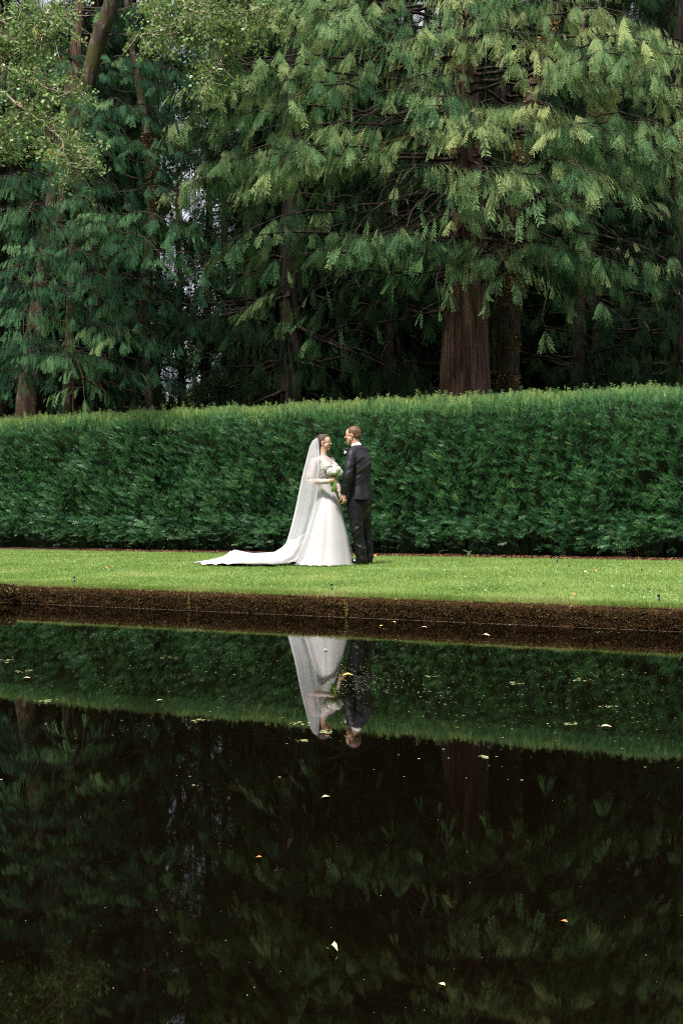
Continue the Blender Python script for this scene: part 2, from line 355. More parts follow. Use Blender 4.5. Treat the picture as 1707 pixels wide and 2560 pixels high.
# clover patches with small pale flowers
def clover():
    r = rng(8); parts = []
    src = [(130, 1418, 60, 10), (260, 1430, 40, 8), (1420, 1460, 110, 22), (1650, 1490, 80, 14), (380, 1450, 60, 10), (1080, 1430, 60, 10), (600, 1436, 80, 12), (1500, 1440, 60, 8), (30, 1400, 60, 8), (940, 1440, 40, 10), (1180, 1470, 60, 14)]
    P = []
    for px, py, sx, sy in src:
        n = 150; qx = r.normal(px, sx, n); qy = r.normal(py, sy, n)
        Y = F*(CAMZ-.24)/np.maximum(qy-1290, 60); X = (qx-853.5)/F*Y; P.append(np.stack([X, Y], 1))
    P = np.concatenate(P); v = w2v(P[:, 0], P[:, 1]); k = (v > 8.9) & (v < 16.3); P = P[k]; v = v[k]; n = len(P)
    a = np.arange(5)/5*6.283; T = np.vstack([[0, 0, .2], np.stack([np.cos(a), np.sin(a), 0*a], 1)])
    f = np.array([[0, 1+i, 1+(i+1) % 5] for i in range(5)])
    B = basis(np.stack([np.cos(r.uniform(0, 6, n)), np.sin(r.uniform(0, 6, n)), np.zeros(n)], 1), np.tile([0, 0, 1.], (n, 1))+r.normal(0, .3, (n, 3)), r.uniform(.006, .013, n))
    return inst(T, f, np.zeros(6), np.stack([P[:, 0], P[:, 1], lawn_z(v)+r.uniform(.02, .035, n)], 1), B, np.clip(r.normal(.45, .17, n), 0, .88))
V_, F_, T_ = clover()
o = link('clover', mesh_np('clover', V_, F_, T_), leaf_mat('clover_leaf', [(0, (.10, .24, .07)), (.6, (.22, .38, .17)), (.9, (.62, .66, .52))], .5, .2)); tag(o, 'scattered pale clover and daisy patches in the lawn', 'clover', kind='stuff')

# ------------------------------------------------------------------ mossy pond wall
wall = thing('retaining_wall', (*uv2w(0, 8.6), 0), 'low moss covered stone wall holding the lawn above the pond', 'wall')
def wall_block(u0, u1, seed):
    nu = max(4, int((u1-u0)/.03)); us = np.linspace(u0, u1, nu)
    prof = [(8.50, -.6), (8.50, -.1), (8.50, 0), (8.498, .03), (8.50, .06), (8.50, .09), (8.503, .12), (8.51, .145), (8.53, .163), (8.55, .168), (8.57, .170), (8.60, .170), (8.64, .168), (8.68, .165), (8.78, .10), (8.78, -.6)]
    pv = np.array(prof); U, K = np.meshgrid(us, np.arange(len(prof)), indexing='ij'); v = pv[K, 0].copy(); z = pv[K, 1].copy()
    nz = fbm(np.stack([U.ravel(), z.ravel()*2, v.ravel()], 1), seed, 3.0).reshape(U.shape)
    v -= .010*nz*(K < 10); z += .008*nz*((K > 7) & (K < 13))
    x, y = uv2w(U, v); P = np.stack([x, y, z], -1).reshape(-1, 3); nv = len(prof)
    i = np.arange(nu-1)[:, None]*nv; k = np.arange(nv-1)[None]
    q = np.stack([i+k, i+nv+k, i+nv+k+1, i+k+1], -1).reshape(-1, 4)
    return P, q
uj = [-30] + [w2u(*(at(px, 1500, 9.25+ (853-px)/F*.0)[:2])) for px in ()] 
joints = []
for px in (475, 868, 1180):
    # where the ray through that column meets the wall face v = 8.5
    dx = (px-853.5)/F; Y = 8.5/(VX*dx+VY); joints.append(w2u(dx*Y, Y))
edges = [-14]+joints+[12]
for i in range(len(edges)-1):
    P, q = wall_block(edges[i]+.004, edges[i+1]-.004, 30+i)
    link('stone_block', mesh_np('stone_block', P, q, smooth=True), M['stone'], wall)
def moss_tufts():
    r = rng(21); n = 86000
    u = r.uniform(-9.5, 7.2, n); top = r.random(n) < .22
    z = np.where(top, .178, r.random(n)**.8*.172); v = np.where(top, r.uniform(8.50, 8.62, n), 8.492)
    v = np.where(~top & (z > .13), v+(z-.13)*.4, v)
    cl = fbm(np.stack([u, z*2.5+v], 1), 23, 3.5, 4)
    keep = (cl > -.5) | (r.random(n) < .5); u, z, v, top, cl = u[keep], z[keep], v[keep], top[keep], cl[keep]; n = len(u)
    x, y = uv2w(u, v); nrm = np.where(top[:, None], [0, 0, 1.], [-VX, -VY, .35])
    d = nn(nrm*.9+r.normal(0, .7, (n, 3))+np.array([0, 0, -.25])*(~top)[:, None])
    T = np.array([[0, -.3, 0], [0, .3, 0], [1, 0, .1], [.5, -.5, .05], [.6, .45, -.1]]); f = np.array([[0, 1, 2], [0, 3, 1], [0, 1, 4]])
    B = basis(d, r.normal(size=(n, 3)), r.uniform(.006, .016, n)*(1+.4*(cl > .3)))
    t = np.clip(.36+.30*cl+r.normal(0, .17, n)+.18*top+.9*(z-.09)*(~top)-.25*(z < .03), 0, 1)
    return inst(T, f, np.zeros(5), np.stack([x, y, z], 1), B, t)
V_, F_, T_ = moss_tufts()
o = link('moss', mesh_np('moss', V_, F_, T_), M['moss'], wall); o['kind'] = 'stuff'; 
# pale lichen seams at two joints
sp = []
r = rng(24)
for j, uu in enumerate(joints[:2]):
    n = 260; z = r.uniform(.01, .17, n); uq = uu+r.normal(0, .008, n)
    x, y = uv2w(uq, np.full(n, 8.478)); T = np.array([[0, -.4, 0], [0, .4, 0], [1, 0, 0]])
    sp.append(inst(T, np.array([[0, 1, 2]]), np.zeros(3), np.stack([x, y, z], 1), basis(r.normal(size=(n, 3))+[0, 0, 1], r.normal(size=(n, 3)), r.uniform(.006, .014, n)), r.uniform(.6, 1, n)))
V_, F_, T_ = merge(sp); link('lichen_seam', mesh_np('lichen_seam', V_, F_, T_), M['moss'], wall)
# golden clump at the far left foot of the wall
r = rng(25); n = 3500; c = at(5, 1478, 10.55); q = r.normal(size=(n, 3)); q = nn(q)*r.random((n, 1))**.4
P = c+q*[.17, .12, .075]; V_, F_, T_ = inst(np.array([[0, -.3, 0], [0, .3, 0], [1, 0, .1]]), np.array([[0, 1, 2]]), np.zeros(3), P, basis(q+r.normal(0, .5, (n, 3)), r.normal(size=(n, 3)), r.uniform(.012, .03, n)), r.uniform(0, 1, n))
o = link('moss_clump', mesh_np('moss_clump', V_, F_, T_), M['moss']); origin_to(o, c-np.array([0, 0, .05])); tag(o, 'rounded clump of golden moss on the wall at the far left edge', 'moss clump')

# ------------------------------------------------------------------ flakes on the water
def flakes():
    r = rng(31); parts = []
    a = np.arange(6)/6*6.283; T = np.vstack([[0, 0, 0], np.stack([np.cos(a), np.sin(a)*.8, 0*a], 1)]); f = np.array([[0, 1+i, 1+(i+1) % 6] for i in range(6)])
    def put(qx, qy, s0, s1, tmean=.45, tsd=.25):
        Y = F*CAMZ/np.maximum(qy-1290, 30); X = (qx-853.5)/F*Y; k = (w2v(X, Y) < 8.46) & (w2v(X, Y) > .7); X, Y = X[k], Y[k]; n = len(X)
        an = r.uniform(0, 6.28, n)
        B = basis(np.stack([np.cos(an), np.sin(an), np.zeros(n)], 1), np.tile([0, 0, 1.], (n, 1)), r.uniform(s0, s1, n)*(.5+r.random(n)))
        parts.append(inst(T, f, np.zeros(7), np.stack([X, Y, np.full(n, .002)+r.random(n)*.002], 1), B, np.clip(r.normal(tmean, tsd, n), 0, 1)))
    # drifts of duckweed
    for px, py, sx, sy, n in [(900, 1690, 60, 26, 260), (1010, 1720, 90, 25, 120), (830, 1685, 50, 18, 90), (1450, 1685, 130, 22, 130), (330, 1590, 130, 14, 140), (200, 1555, 60, 6, 60), (620, 1650, 90, 22, 110), (1250, 1760, 160, 35, 130), (1560, 1780, 90, 40, 70), (1000, 1620, 160, 20, 130), (400, 1640, 200, 40, 90)]:
        put(r.normal(px, sx, n), r.normal(py, sy, n), .002, .0055, .32)
    n = 300; put(r.uniform(-100, 1800, n), 1290+250*np.exp(r.random(n)**1.6*1.0), .002, .0055, .5)
    n = 60; put(r.uniform(-60, 1760, n), r.uniform(1900, 2540, n), .0006, .0016, .7, .2)
    # star shaped bits of weed
    n = 16; cx = r.uniform(0, 1707, n); cy = r.uniform(1510, 1900, n)
    for i in range(n): put(r.normal(cx[i], 12, 12), r.normal(cy[i], 2.0, 12), .005, .011, .45, .15)
    # broken pale line where the water meets the wall
    n = 7000; u = r.uniform(-9, 6, n); g = fbm(np.stack([u, u*0], 1), 40, 2.2, 4); k = r.random(n) < np.clip(.75+g, .25, 1); u = u[k]; n = len(u)
    x, y = uv2w(u, 8.475+r.normal(0, .003, n)); an = r.normal(0, .3, n)
    B = basis(np.stack([UX+0*an, UY+an*.2, 0*an], 1), np.tile([0, 0, 1.], (n, 1)), r.uniform(.003, .008, n))
    parts.append(inst(T*[1.6, .5, 1], f, np.zeros(7), np.stack([x, y, np.full(n, .003)], 1), B, np.clip(r.normal(.78, .2, n), 0, 1)))
    return merge(parts)
V_, F_, T_ = flakes()
o = link('duckweed', mesh_np('duckweed', V_, F_, T_), M['debris']); tag(o, 'tiny green and pale flakes drifting on the dark pond', 'duckweed', kind='stuff')

# leaves, one object each
def leaf_mesh(seed, L=.04, curl=.35):
    r = rng(seed); n = 9; t = np.linspace(0, 1, n); wv = .36*np.sin(math.pi*t**.85)*(1+.12*r.normal(size=n)); wv[0] = .02; wv[-1] = 0.01
    V = []
    for i in range(n):
        z = .12*math.sin(t[i]*3)*curl*2
        for s in (-1, -.5, 0, .5, 1): V.append([(t[i]-.5), s*wv[i], z+abs(s)**1.5*wv[i]*curl*1.4])
    f = [[i*5+k, (i+1)*5+k, (i+1)*5+k+1, i*5+k+1] for i in range(n-1) for k in range(4)]
    s0 = len(V); V += [[-.5, -.012, 0], [-.5, .012, 0], [-.78, .012, .03], [-.78, -.012, .03]]; f.append([s0, s0+1, s0+2, s0+3])
    return mesh_np('leaf', np.array(V)*L, np.array(f), smooth=True)
LM = {'orange': simple('orange_dead_leaf', (.52, .20, .05), .6), 'yellow': simple('yellow_dead_leaf', (.60, .48, .12), .6), 'brown': simple('brown_dead_leaf', (.20, .085, .035), .7), 'cream': simple('cream_dead_leaf', (.55, .45, .27), .6)}
r = rng(50)
def lawn_leaf(px, py, c, L, label):
    Y = F*(CAMZ-.26)/(py-1290)
    for _ in range(6):
        X = (px-853.5)/F*Y; Y = F*(CAMZ-(lawn_z(w2v(X, Y))+.03))/(py-1290)
    X = (px-853.5)/F*Y; o = link('fallen_leaf', leaf_mesh(r.integers(1e6), L*.8, r.uniform(.2, .7)), LM[c])
    o.location = (X, Y, float(lawn_z(w2v(X, Y)))+.028); o.rotation_euler = (r.uniform(-.5, .5), r.uniform(-.5, .5), r.uniform(0, 6)); tag(o, label, 'leaf', 'fallen leaves on the lawn')
r8 = lambda a, b_: (850+a/1.83, 1350+b_/1.83); r7 = lambda a, b_: (a/1.823, 1350+b_/1.823)
for (p, c, L, lab) in [
    (r8(1048, 122), 'orange', .075, 'light orange curled leaf on the lawn right of the hedge foot stake'), (r8(1120, 148), 'cream', .06, 'small cream leaf on the right lawn beside two orange leaves'),
    (r8(1178, 143), 'orange', .07, 'orange curled leaf on the far right lawn, right of a cream leaf'), (r8(1128, 170), 'brown', .06, 'reddish brown leaf just below the cream leaf on the right lawn'),
    (r8(922, 203), 'orange', .075, 'bright orange leaf alone on the middle of the right lawn'), (r8(1066, 247), 'orange', .06, 'orange leaf on the right lawn near the mossy wall'),
    (r8(988, 267), 'brown', .05, 'small brown leaf near the wall edge of the right lawn'), (r8(1468, 147), 'yellow', .05, 'small yellow leaf near the right edge of the lawn'),
    (r8(1382, 139), 'brown', .06, 'dark brown leaf lying near the hedge at the right'), (r8(258, 100), 'yellow', .05, 'yellow leaf on the lawn just right of the man in the suit'),
    (r8(312, 147), 'brown', .035, 'tiny brown leaf on the lawn below and right of the man'), (r8(157, 76), 'orange', .09, 'orange leaf on the mulch beside the shoes of the man'),
    (r7(262, 71), 'orange', .055, 'orange leaf near the hedge at the far left lawn'), (r7(487, 128), 'orange', .055, 'left one of a pair of orange leaves on the left lawn'),
    (r7(509, 126), 'orange', .055, 'right one of a pair of orange leaves on the left lawn'), (r7(612, 68), 'orange', .07, 'orange leaf by the hedge foot left of the long train'),
    (r7(746, 72), 'brown', .05, 'brown leaf by the hedge foot left of the train tip'), (r7(822, 119), 'yellow', .05, 'pale yellow leaf on the lawn left of the train tip'),
    (r7(990, 181), 'orange', .05, 'orange leaf on the lawn in front of the train'), (r7(1138, 178), 'brown', .045, 'brown leaf on the lawn in front of the white train'),
    (r7(1418, 132), 'brown', .04, 'small dark leaf on the lawn just in front of the white skirt')]:
    lawn_leaf(p[0], p[1], c, L, lab)
def water_leaf(px, py, c, L, lab, curl=.2):
    L = L*.78; Y = F*CAMZ/(py-1290); X = (px-853.5)/F*Y; o = link('floating_leaf', leaf_mesh(r.integers(1e6), L, curl), LM[c]); o.location = (X, Y, .004)
    o.rotation_euler = (0, 0, r.uniform(-.7, .7)); tag(o, lab, 'leaf', 'leaves floating on the pond')
for a in [(833, 2379, 'cream', .030, 'pale cream curled leaf floating low in the middle of the pond', .9), (870, 1690, 'yellow', .085, 'yellow leaf floating over the joined hands of the reflected couple'), (984, 1557, 'yellow', .06, 'yellow leaf floating close to the wall, right one of two'),
          (955, 1566, 'yellow', .06, 'yellow leaf floating close to the wall, left one of two'), (1060, 1570, 'cream', .07, 'cream leaf floating near the wall right of two yellow leaves'), (1212, 1590, 'cream', .10, 'broad cream leaf floating under the wall on the right'),
          (1515, 1819, 'cream', .06, 'cream leaf floating over the reflected hedge top at the right'), (815, 1995, 'cream', .035, 'whitish leaf floating in the dark upper middle water'), (1410, 2307, 'orange', .02, 'tiny orange leaf floating in the dark right water'),
          (648, 2146, 'orange', .02, 'orange scrap floating left of the middle in dark water'), (400, 1753, 'cream', .04, 'small cream leaf floating on the reflected hedge at the left'), (68, 1697, 'cream', .05, 'cream leaf floating at the left edge of the pond'),
          (1105, 2465, 'cream', .018, 'pale scrap floating low on the right of the pond'), (815, 1626, 'cream', .045, 'cream leaf floating on the reflected white skirt')]:
    water_leaf(*a[:5], *(a[5:]))

# ------------------------------------------------------------------ stakes on the lawn
def stake(px, py_base, label, H=.075, lean=.1):
    Y = F*(CAMZ-.21)/(py_base-1290)
    for _ in range(6):
        X = (px-853.5)/F*Y; Y = F*(CAMZ-float(lawn_z(w2v(X, Y))))/(py_base-1290)
    X = (px-853.5)/F*Y; z = float(lawn_z(w2v(X, Y)))
    t = thing('lawn_stake', (X, Y, z-.02), label, 'stake', 'black stakes in the lawn'); t.rotation_euler = (0, -lean, .2)
    def part(name, r0, z0, z1, n=10, taper=1.0):
        V, f, _ = tube([(0, 0, z0), (0, 0, (z0+z1)/2), (0, 0, z1)], [r0*taper, r0, r0], n); o = link(name, mesh_np(name, V, f), M['black_plastic'], t, True); return o
    part('post', .009, -.05, H+.005, taper=.4); part('cap', .0125, H+.005, H+.022); part('collar', .0115, H*.55, H*.62)
    return t
stake(188, 1458, 'leftmost black stake on the lawn near the mossy wall')
stake(831, 1478, 'middle black stake in front of the white skirt')
stake(1648, 1508, 'rightmost black stake near the mossy wall at the right')
stake(1393, 1409, 'black stake at the hedge foot behind the right lawn', .10, 0)

# ------------------------------------------------------------------ yew hedge
HV0, HV1, HTOP = 17.0, 19.2, 3.08
def hedge():
    h = thing('yew_hedge', (*uv2w(-2, 18.1), .24), 'long clipped dark green yew hedge behind the couple', 'hedge')
    # dark woody inside
    us = np.linspace(-24, 18, 280); prof = [(17.65, .2), (17.60, .6), (17.50, 1.1), (17.45, 1.8), (17.45, 2.4), (17.5, 2.65), (17.7, 2.85), (18.2, 2.95), (18.9, 2.9), (19.1, 2.4), (19.1, .2)]
    pv = np.array(prof); U, K = np.meshgrid(us, np.arange(len(prof)), indexing='ij'); v = pv[K, 0].copy(); z = pv[K, 1].copy()
    nz = fbm(np.stack([U.ravel(), z.ravel()], 1), 61, .9).reshape(U.shape); v += .10*nz*(K < 7); x, y = uv2w(U, v)
    P = np.stack([x, y, z], -1).reshape(-1, 3); nv = len(prof); i = np.arange(len(us)-1)[:, None]*nv; k = np.arange(nv-1)[None]
    IW = (P, np.stack([i+k, i+nv+k, i+nv+k+1, i+k+1], -1).reshape(-1, 4))
    r = rng(62); parts = [(IW[0], np.concatenate([IW[1][:, :3], IW[1][:, [0, 2, 3]]]), np.zeros(len(P)))]
    for k in range(90):
        u = r.uniform(-13, 9); p0 = np.array([*uv2w(u, r.uniform(17.35, 17.6)), .2]); p1 = p0+[r.normal(0, .12), r.normal(0, .08), r.uniform(.5, .9)]
        parts.append(tube(np.linspace(p0, p1, 4)+r.normal(0, .02, (4, 3)), [.03, .026, .022, .018], 5, False))
    V, f, t_ = merge(parts); link('inner_wood', mesh_np('inner_wood', V, f, t_, smooth=True), M['hedge_core'], h)
    # sprigs
    r = rng(63)
    def sprig(nn_, ln, seed):
        rr = rng(seed); V, f = [], []
        def tri(a, b, c): i = len(V); V.extend([a, b, c]); f.append([i, i+1, i+2])
        tri([0, -.012, 0], [0, .012, 0], [1, 0, 0])
        for i in range(nn_):
            s = .08+.9*i/nn_; L = ln*(1.05-.55*s)*rr.uniform(.85, 1.15)
            for sg in (-1, 1):
                a = R(rr.uniform(45, 68)); dx, dy, dz = math.cos(a)*L, math.sin(a)*L*sg, rr.normal(0, .25)*L
                tri([s-.030, 0, 0], [s+.030, 0, 0], [s+dx, dy, dz])
        return np.array(V, float), np.array(f), np.array(V)[:, 0]*.16
    TP = [sprig(7, .30, s) for s in range(5)]
    parts = []
    def put(n, fu, kind):
        u = r.uniform(-20, 13, n); x0, y0 = uv2w(u, 17.0); keep = abs(x0/y0) < .54; u = u[keep]; n = len(u)
        if kind == 'face':
            z = .30+r.random(n)*2.60; base = fbm(np.stack([u, z], 1), 64, 1.15, 4); fine = fbm(np.stack([u, z*1.2], 1), 65, 4.4, 3)
            # ragged foot with a few deep hollows
            foot = .45+.16*fbm(np.stack([u, u*0], 1), 66, .45, 4)
            hol = np.zeros(n)
            for (hx, hz, sx, sz) in [(6.05-.15, .95, .32, .42), (5.0, 1.55, .25, .16), (5.6, .45, .9, .12), (-1.2, .52, .5, .10), (3.2, .50, .6, .12)]:
                hu = w2u(*[hx, (17-VX*hx)/VY]); hol += np.exp(-(((u-hu)/sx)**2+((z-hz)/sz)**2)*1.2)
            k = (r.random(n) < np.clip(.66+1.3*fine+.4*base, .06, 1)) & ((z > foot) | (r.random(n) < .10)) & (r.random(n) > hol*1.2)
            u, z, base, fine = u[k], z[k], base[k], fine[k]; n = len(u)
            v = HV0+.16*np.clip((1.0-z)/.7, 0, 1)**1.5+.0+.13*(-base)+.16*(-fine)+r.uniform(-.03, .22, n)
            v += np.clip(z-2.65, 0, 1)*.55
            out = np.array([-VX, -VY, 0]); ang = fbm(np.stack([u, z], 1), 67, .8, 3)
            d = out*r.uniform(.2, .8, n)[:, None]+np.array([0, 0, 1.])*r.uniform(.2, 1.1, n)[:, None]+np.array([UX, UY, 0])*(-.1+.55*ang+r.normal(0, .6, n))[:, None]
            low = z < .95; d[low] += np.array([0, 0, -.45]); L = r.uniform(.06, .13, n)*(1+.4*low)
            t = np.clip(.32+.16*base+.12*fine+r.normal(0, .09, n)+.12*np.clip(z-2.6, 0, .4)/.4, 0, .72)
            yel = r.random(n) < .035; t = np.where(yel, r.uniform(.7, .9, n), t)
            up = nn(d)*0+out+r.normal(0, .7, (n, 3))
        else:
            q = r.random(n); v = HV0+.02+q*(HV1-HV0)*.75; z = 2.68+.34*np.clip(q*3.2, 0, 1)**.6+.05*fbm(np.stack([u, v], 1), 68, .8)
            d = np.stack([r.normal(0, .16, n), r.normal(0, .16, n)-.12, np.ones(n)], 1); L = r.uniform(.09, .18, n)*np.where(r.random(n) < .05, 1.6, 1)
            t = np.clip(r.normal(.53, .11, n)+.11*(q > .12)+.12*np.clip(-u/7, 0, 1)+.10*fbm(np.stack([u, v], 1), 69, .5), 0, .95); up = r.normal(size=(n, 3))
        x, y = uv2w(u, v); P = np.stack([x, y, z], 1); g_ = r.integers(0, len(TP), n)
        for s in range(len(TP)):
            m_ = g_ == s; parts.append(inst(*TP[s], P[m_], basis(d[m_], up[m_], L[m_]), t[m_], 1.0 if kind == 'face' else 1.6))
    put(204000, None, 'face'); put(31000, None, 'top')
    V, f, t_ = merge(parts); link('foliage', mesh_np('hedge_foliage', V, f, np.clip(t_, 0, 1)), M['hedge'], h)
    # dry inner twigs in the brown hollow
    parts = []; r = rng(70)
    for k in range(260):
        c = at(r.normal(1622, 26), r.normal(1378, 14), 17.0); parts.append(tube([c, c+r.normal(0, .06, 3)+[0, 0, -.05]], [.004, .002], 3, False))
    V, f, t_ = merge(parts); o = link('dry_twigs', mesh_np('dry_twigs', V, f, np.clip(r.random(len(V)), .2, .9)), M['mulchchips'], h); o['kind'] = 'stuff'
hedge()
# a small pale weed at the hedge foot
def weed(px, py, label):
    r = rng(71); Y = F*(CAMZ-.23)/(py-1290); c = np.array([(px-853.5)/F*Y, Y, .23]); n = 26; a = r.uniform(0, 6.28, n)
    d = np.stack([np.cos(a), np.sin(a), r.uniform(.3, 1.6, n)], 1)
    T = np.array([[0, 0, 0], [.5, -.22, .05], [.5, .22, .05], [1, 0, 0]]); f = np.array([[0, 1, 2], [1, 3, 2]])
    V, f, t_ = inst(T, f, np.zeros(4), np.tile(c, (n, 1))+np.stack([0*a, 0*a, r.uniform(0, .10, n)], 1), basis(d, np.tile([0, 0, 1.], (n, 1)), r.uniform(.04, .085, n)), r.uniform(.4, .9, n))
    o = link('weed', mesh_np('weed', V, f, t_), M['broad']); origin_to(o, c); tag(o, label, 'weed')
weed(1172, 1397, 'small leafy weed sprouting from the mulch right of the man')

# ------------------------------------------------------------------ conifer sprays
def frond(seed, np_=13, lobes=2, width=.235):
    """flat drooping spray along +x, in the xy plane; length 1"""
    r = rng(seed); V, f, t = [], [], []
    def add(pts, tt):
        i = len(V); V.extend(pts); t.extend(tt)
        if len(pts) == 3: f.append([i, i+1, i+2])
        else: f.append([i, i+1, i+2]); f.append([i, i+2, i+3])
    droop = r.uniform(.10, .28)
    def P(s, y=0, z=0): return [s, y, z-droop*s*s]
    for i in range(3): add([P(i/3, -.007), P(i/3, .007), P((i+1)/3, .005), P((i+1)/3, -.005)], [.1]*4)
    for i in range(np_):
        s = .06+.92*(i/np_); prof = math.sin(math.pi*min(1, .16+.95*(1-s)))**.8*(.55+.45*min(1, s*4))
        for sg in (-1, 1):
            s1 = s+r.uniform(-.02, .02)+(.02 if sg > 0 else 0); L = width*prof*r.uniform(.8, 1.2); a = R(r.uniform(38, 55)); dz = -L*r.uniform(.15, .6)
            dx, dy = math.cos(a), math.sin(a)*sg; w_ = .019
            b0 = np.array(P(s1)); tip = b0+[dx*L, dy*L, dz]; nx = np.array([-dy, dx, 0])*w_
            mid = b0*.45+tip*.55
            add([list(b0-nx*.4), list(mid-nx*.8), list(tip), list(mid+nx*.8)], [.15, .25, .55, .25])
            for l in range(lobes):
                q = .25+.5*l/max(1, lobes-1) if lobes > 1 else .4
                c = b0*(1-q)+tip*q; LL = L*.30*(1-.4*q)
                for s2 in (-1, 1):
                    a2 = math.atan2(dy, dx)+s2*R(42); e = c+[math.cos(a2)*LL, math.sin(a2)*LL, dz*.3]
                    h_ = np.array([dx, dy, 0])*.020
                    add([list(c-h_), list(c+h_), list(e)], [.25, .25, .5])
    V, f, t = np.array(V), np.array(f), np.array(t)
    return V, f, t
FR_HI = [frond(s, 10, 2, .24) if s % 2 else frond(s, 12, 2, .19) for s in range(8)]
FR_MD = [frond(20+s, 11, 0, .26) for s in range(4)]

def bez(p0, p1, p2, n):
    s = np.linspace(0, 1, n)[:, None]; return (1-s)**2*p0+2*s*(1-s)*p1+s*s*p2

class Sprays:
    """collects limbs, twigs and sprays of one tree"""
    def __init__(self, seed, fr): self.r = rng(seed); self.fr = fr; self.P = []; self.D = []; self.U = []; self.L = []; self.T = []; self.wood = []; self.twig = []
    def spray(self, p, d, up, L, t): self.P.append(p); self.D.append(d); self.U.append(up); self.L.append(L); self.T.append(t)
    def limb(self, p0, p2, rad=.06, lift=.12, n_side=9, side=(.7, 1.5), flen=(.30, .76), tint=.2, start=.3, dens=.085, down=.75):
        r = self.r; p0 = np.asarray(p0, float); p2 = np.asarray(p2, float); D = np.linalg.norm(p2-p0)
        p1 = p0*.45+p2*.55+np.array([r.normal(0, .1)*D*.4, r.normal(0, .1)*D*.4, lift*D])
        # droop then rise at the tip
        n = 14; C = bez(p0, p1, p2, n); C[:, 2] += -.05*D*np.sin(np.linspace(0, 1, n)*math.pi*1.9)*np.linspace(.3, 1, n)
        C[1:-1] += r.normal(0, .012*D**.5, (n-2, 3))
        self.wood.append(tube(C, rad*np.linspace(1, .12, n), 6, False))
        dirs = nn(np.gradient(C, axis=0))
        def samp(s):
            i = min(n-2, int(s*(n-1))); q = s*(n-1)-i; return C[i]*(1-q)+C[i+1]*q, dirs[i]
        for k in range(n_side+1):
            last = k == n_side
            s = 1.0 if last else start+(1-start)*(k+.5*r.random())/n_side
            p, d = samp(min(s, .999)); h = nn(np.array([d[0], d[1], 0.]))
            sd = np.array([-h[1], h[0], 0.])*(1 if k % 2 else -1)
            if last: sd = h
            bl = r.uniform(*side)*(1.15-.5*s)*(.6 if last else 1)
            e = p+nn(sd*.85+h*r.uniform(.25, .8))*bl+np.array([0, 0, -bl*r.uniform(.12, .75)])
            m_ = p*.5+e*.5+np.array([0, 0, bl*r.uniform(.08, .22)])
            nb_ = max(4, int(bl/dens)); B_ = bez(p, m_, e, nb_+1); bd = nn(np.gradient(B_, axis=0))
            self.twig.append(tube(B_[::3] if nb_ > 6 else B_, np.linspace(.007, .002, len(B_[::3] if nb_ > 6 else B_)), 4, False))
            tk = tint+r.normal(0, .14)-.04; lean = np.array([r.normal(0, .16), r.normal(0, .16), 0.])
            for j in range(1, nb_+1):
                bh = nn(np.array([bd[j][0], bd[j][1], 0.])); bs = np.array([-bh[1], bh[0], 0.])
                for sg in ((-1, 1) if j < nb_ else (0,)):
                    if r.random() < .10: continue
                    q = j/nb_
                    dd = nn(bs*sg*r.uniform(-.05, .38)+bd[j]*r.uniform(.2, .85)+lean+np.array([0, 0, -down*r.uniform(.40, 1.15)]))
                    if sg == 0: dd = nn(bd[j]+np.array([0, 0, -.35]))
                    fl = r.uniform(*flen)*r.uniform(.6, 1.12)*(1.10-.55*q)*min(1, .45+1.6*q)
                    upv = np.array([0, 0, 1.])+bh*.7+r.normal(0, .35, 3)
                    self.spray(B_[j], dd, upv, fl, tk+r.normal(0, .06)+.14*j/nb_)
    def hang(self, p, L, r0=.006, spray=True, t=.3, dx=0.):
        r = self.r; n = 8; C = np.array([np.asarray(p)+[dx*(i/7)**2+.05*math.sin(i*.9), .03*math.sin(i*.7), -L*i/7] for i in range(n)]); C[1:] += r.normal(0, .02, (n-1, 3))
        self.twig.append(tube(C, np.linspace(r0*1.5, r0*.6, n), 4, False))
        if spray:
            for j in range(7):
                s = C[-1]+np.array([0, 0, .30-.05*j]); a = r.uniform(0, 6.28)
                self.spray(s, nn(np.array([math.cos(a)*.45, math.sin(a)*.45, -1.])), r.normal(size=3), r.uniform(.25, .42), t)
    def prune(self, z1, Y0, z0, x0, x1):
        """low sprays cut away in front of the trunk"""
        k = [not (x0 < p[0]/p[1] < x1 and z1 < (p[2]-CAMZ)/p[1] < z0 and self.r.random() < .93) for p in self.P]
        for nm in 'PDULT': setattr(self, nm, [v for v, q in zip(getattr(self, nm), k) if q])
    def build(self):
        P, D, U, L, T = map(np.array, (self.P, self.D, self.U, self.L, self.T)); g_ = self.r.integers(0, len(self.fr), len(P)); parts = []
        for s in range(len(self.fr)):
            m_ = g_ == s
            if m_.any(): parts.append(inst(*self.fr[s], P[m_], basis(D[m_], U[m_], L[m_]), T[m_], .95))
        V, f, t = merge(parts); return V, f, np.clip(t, 0, 1)

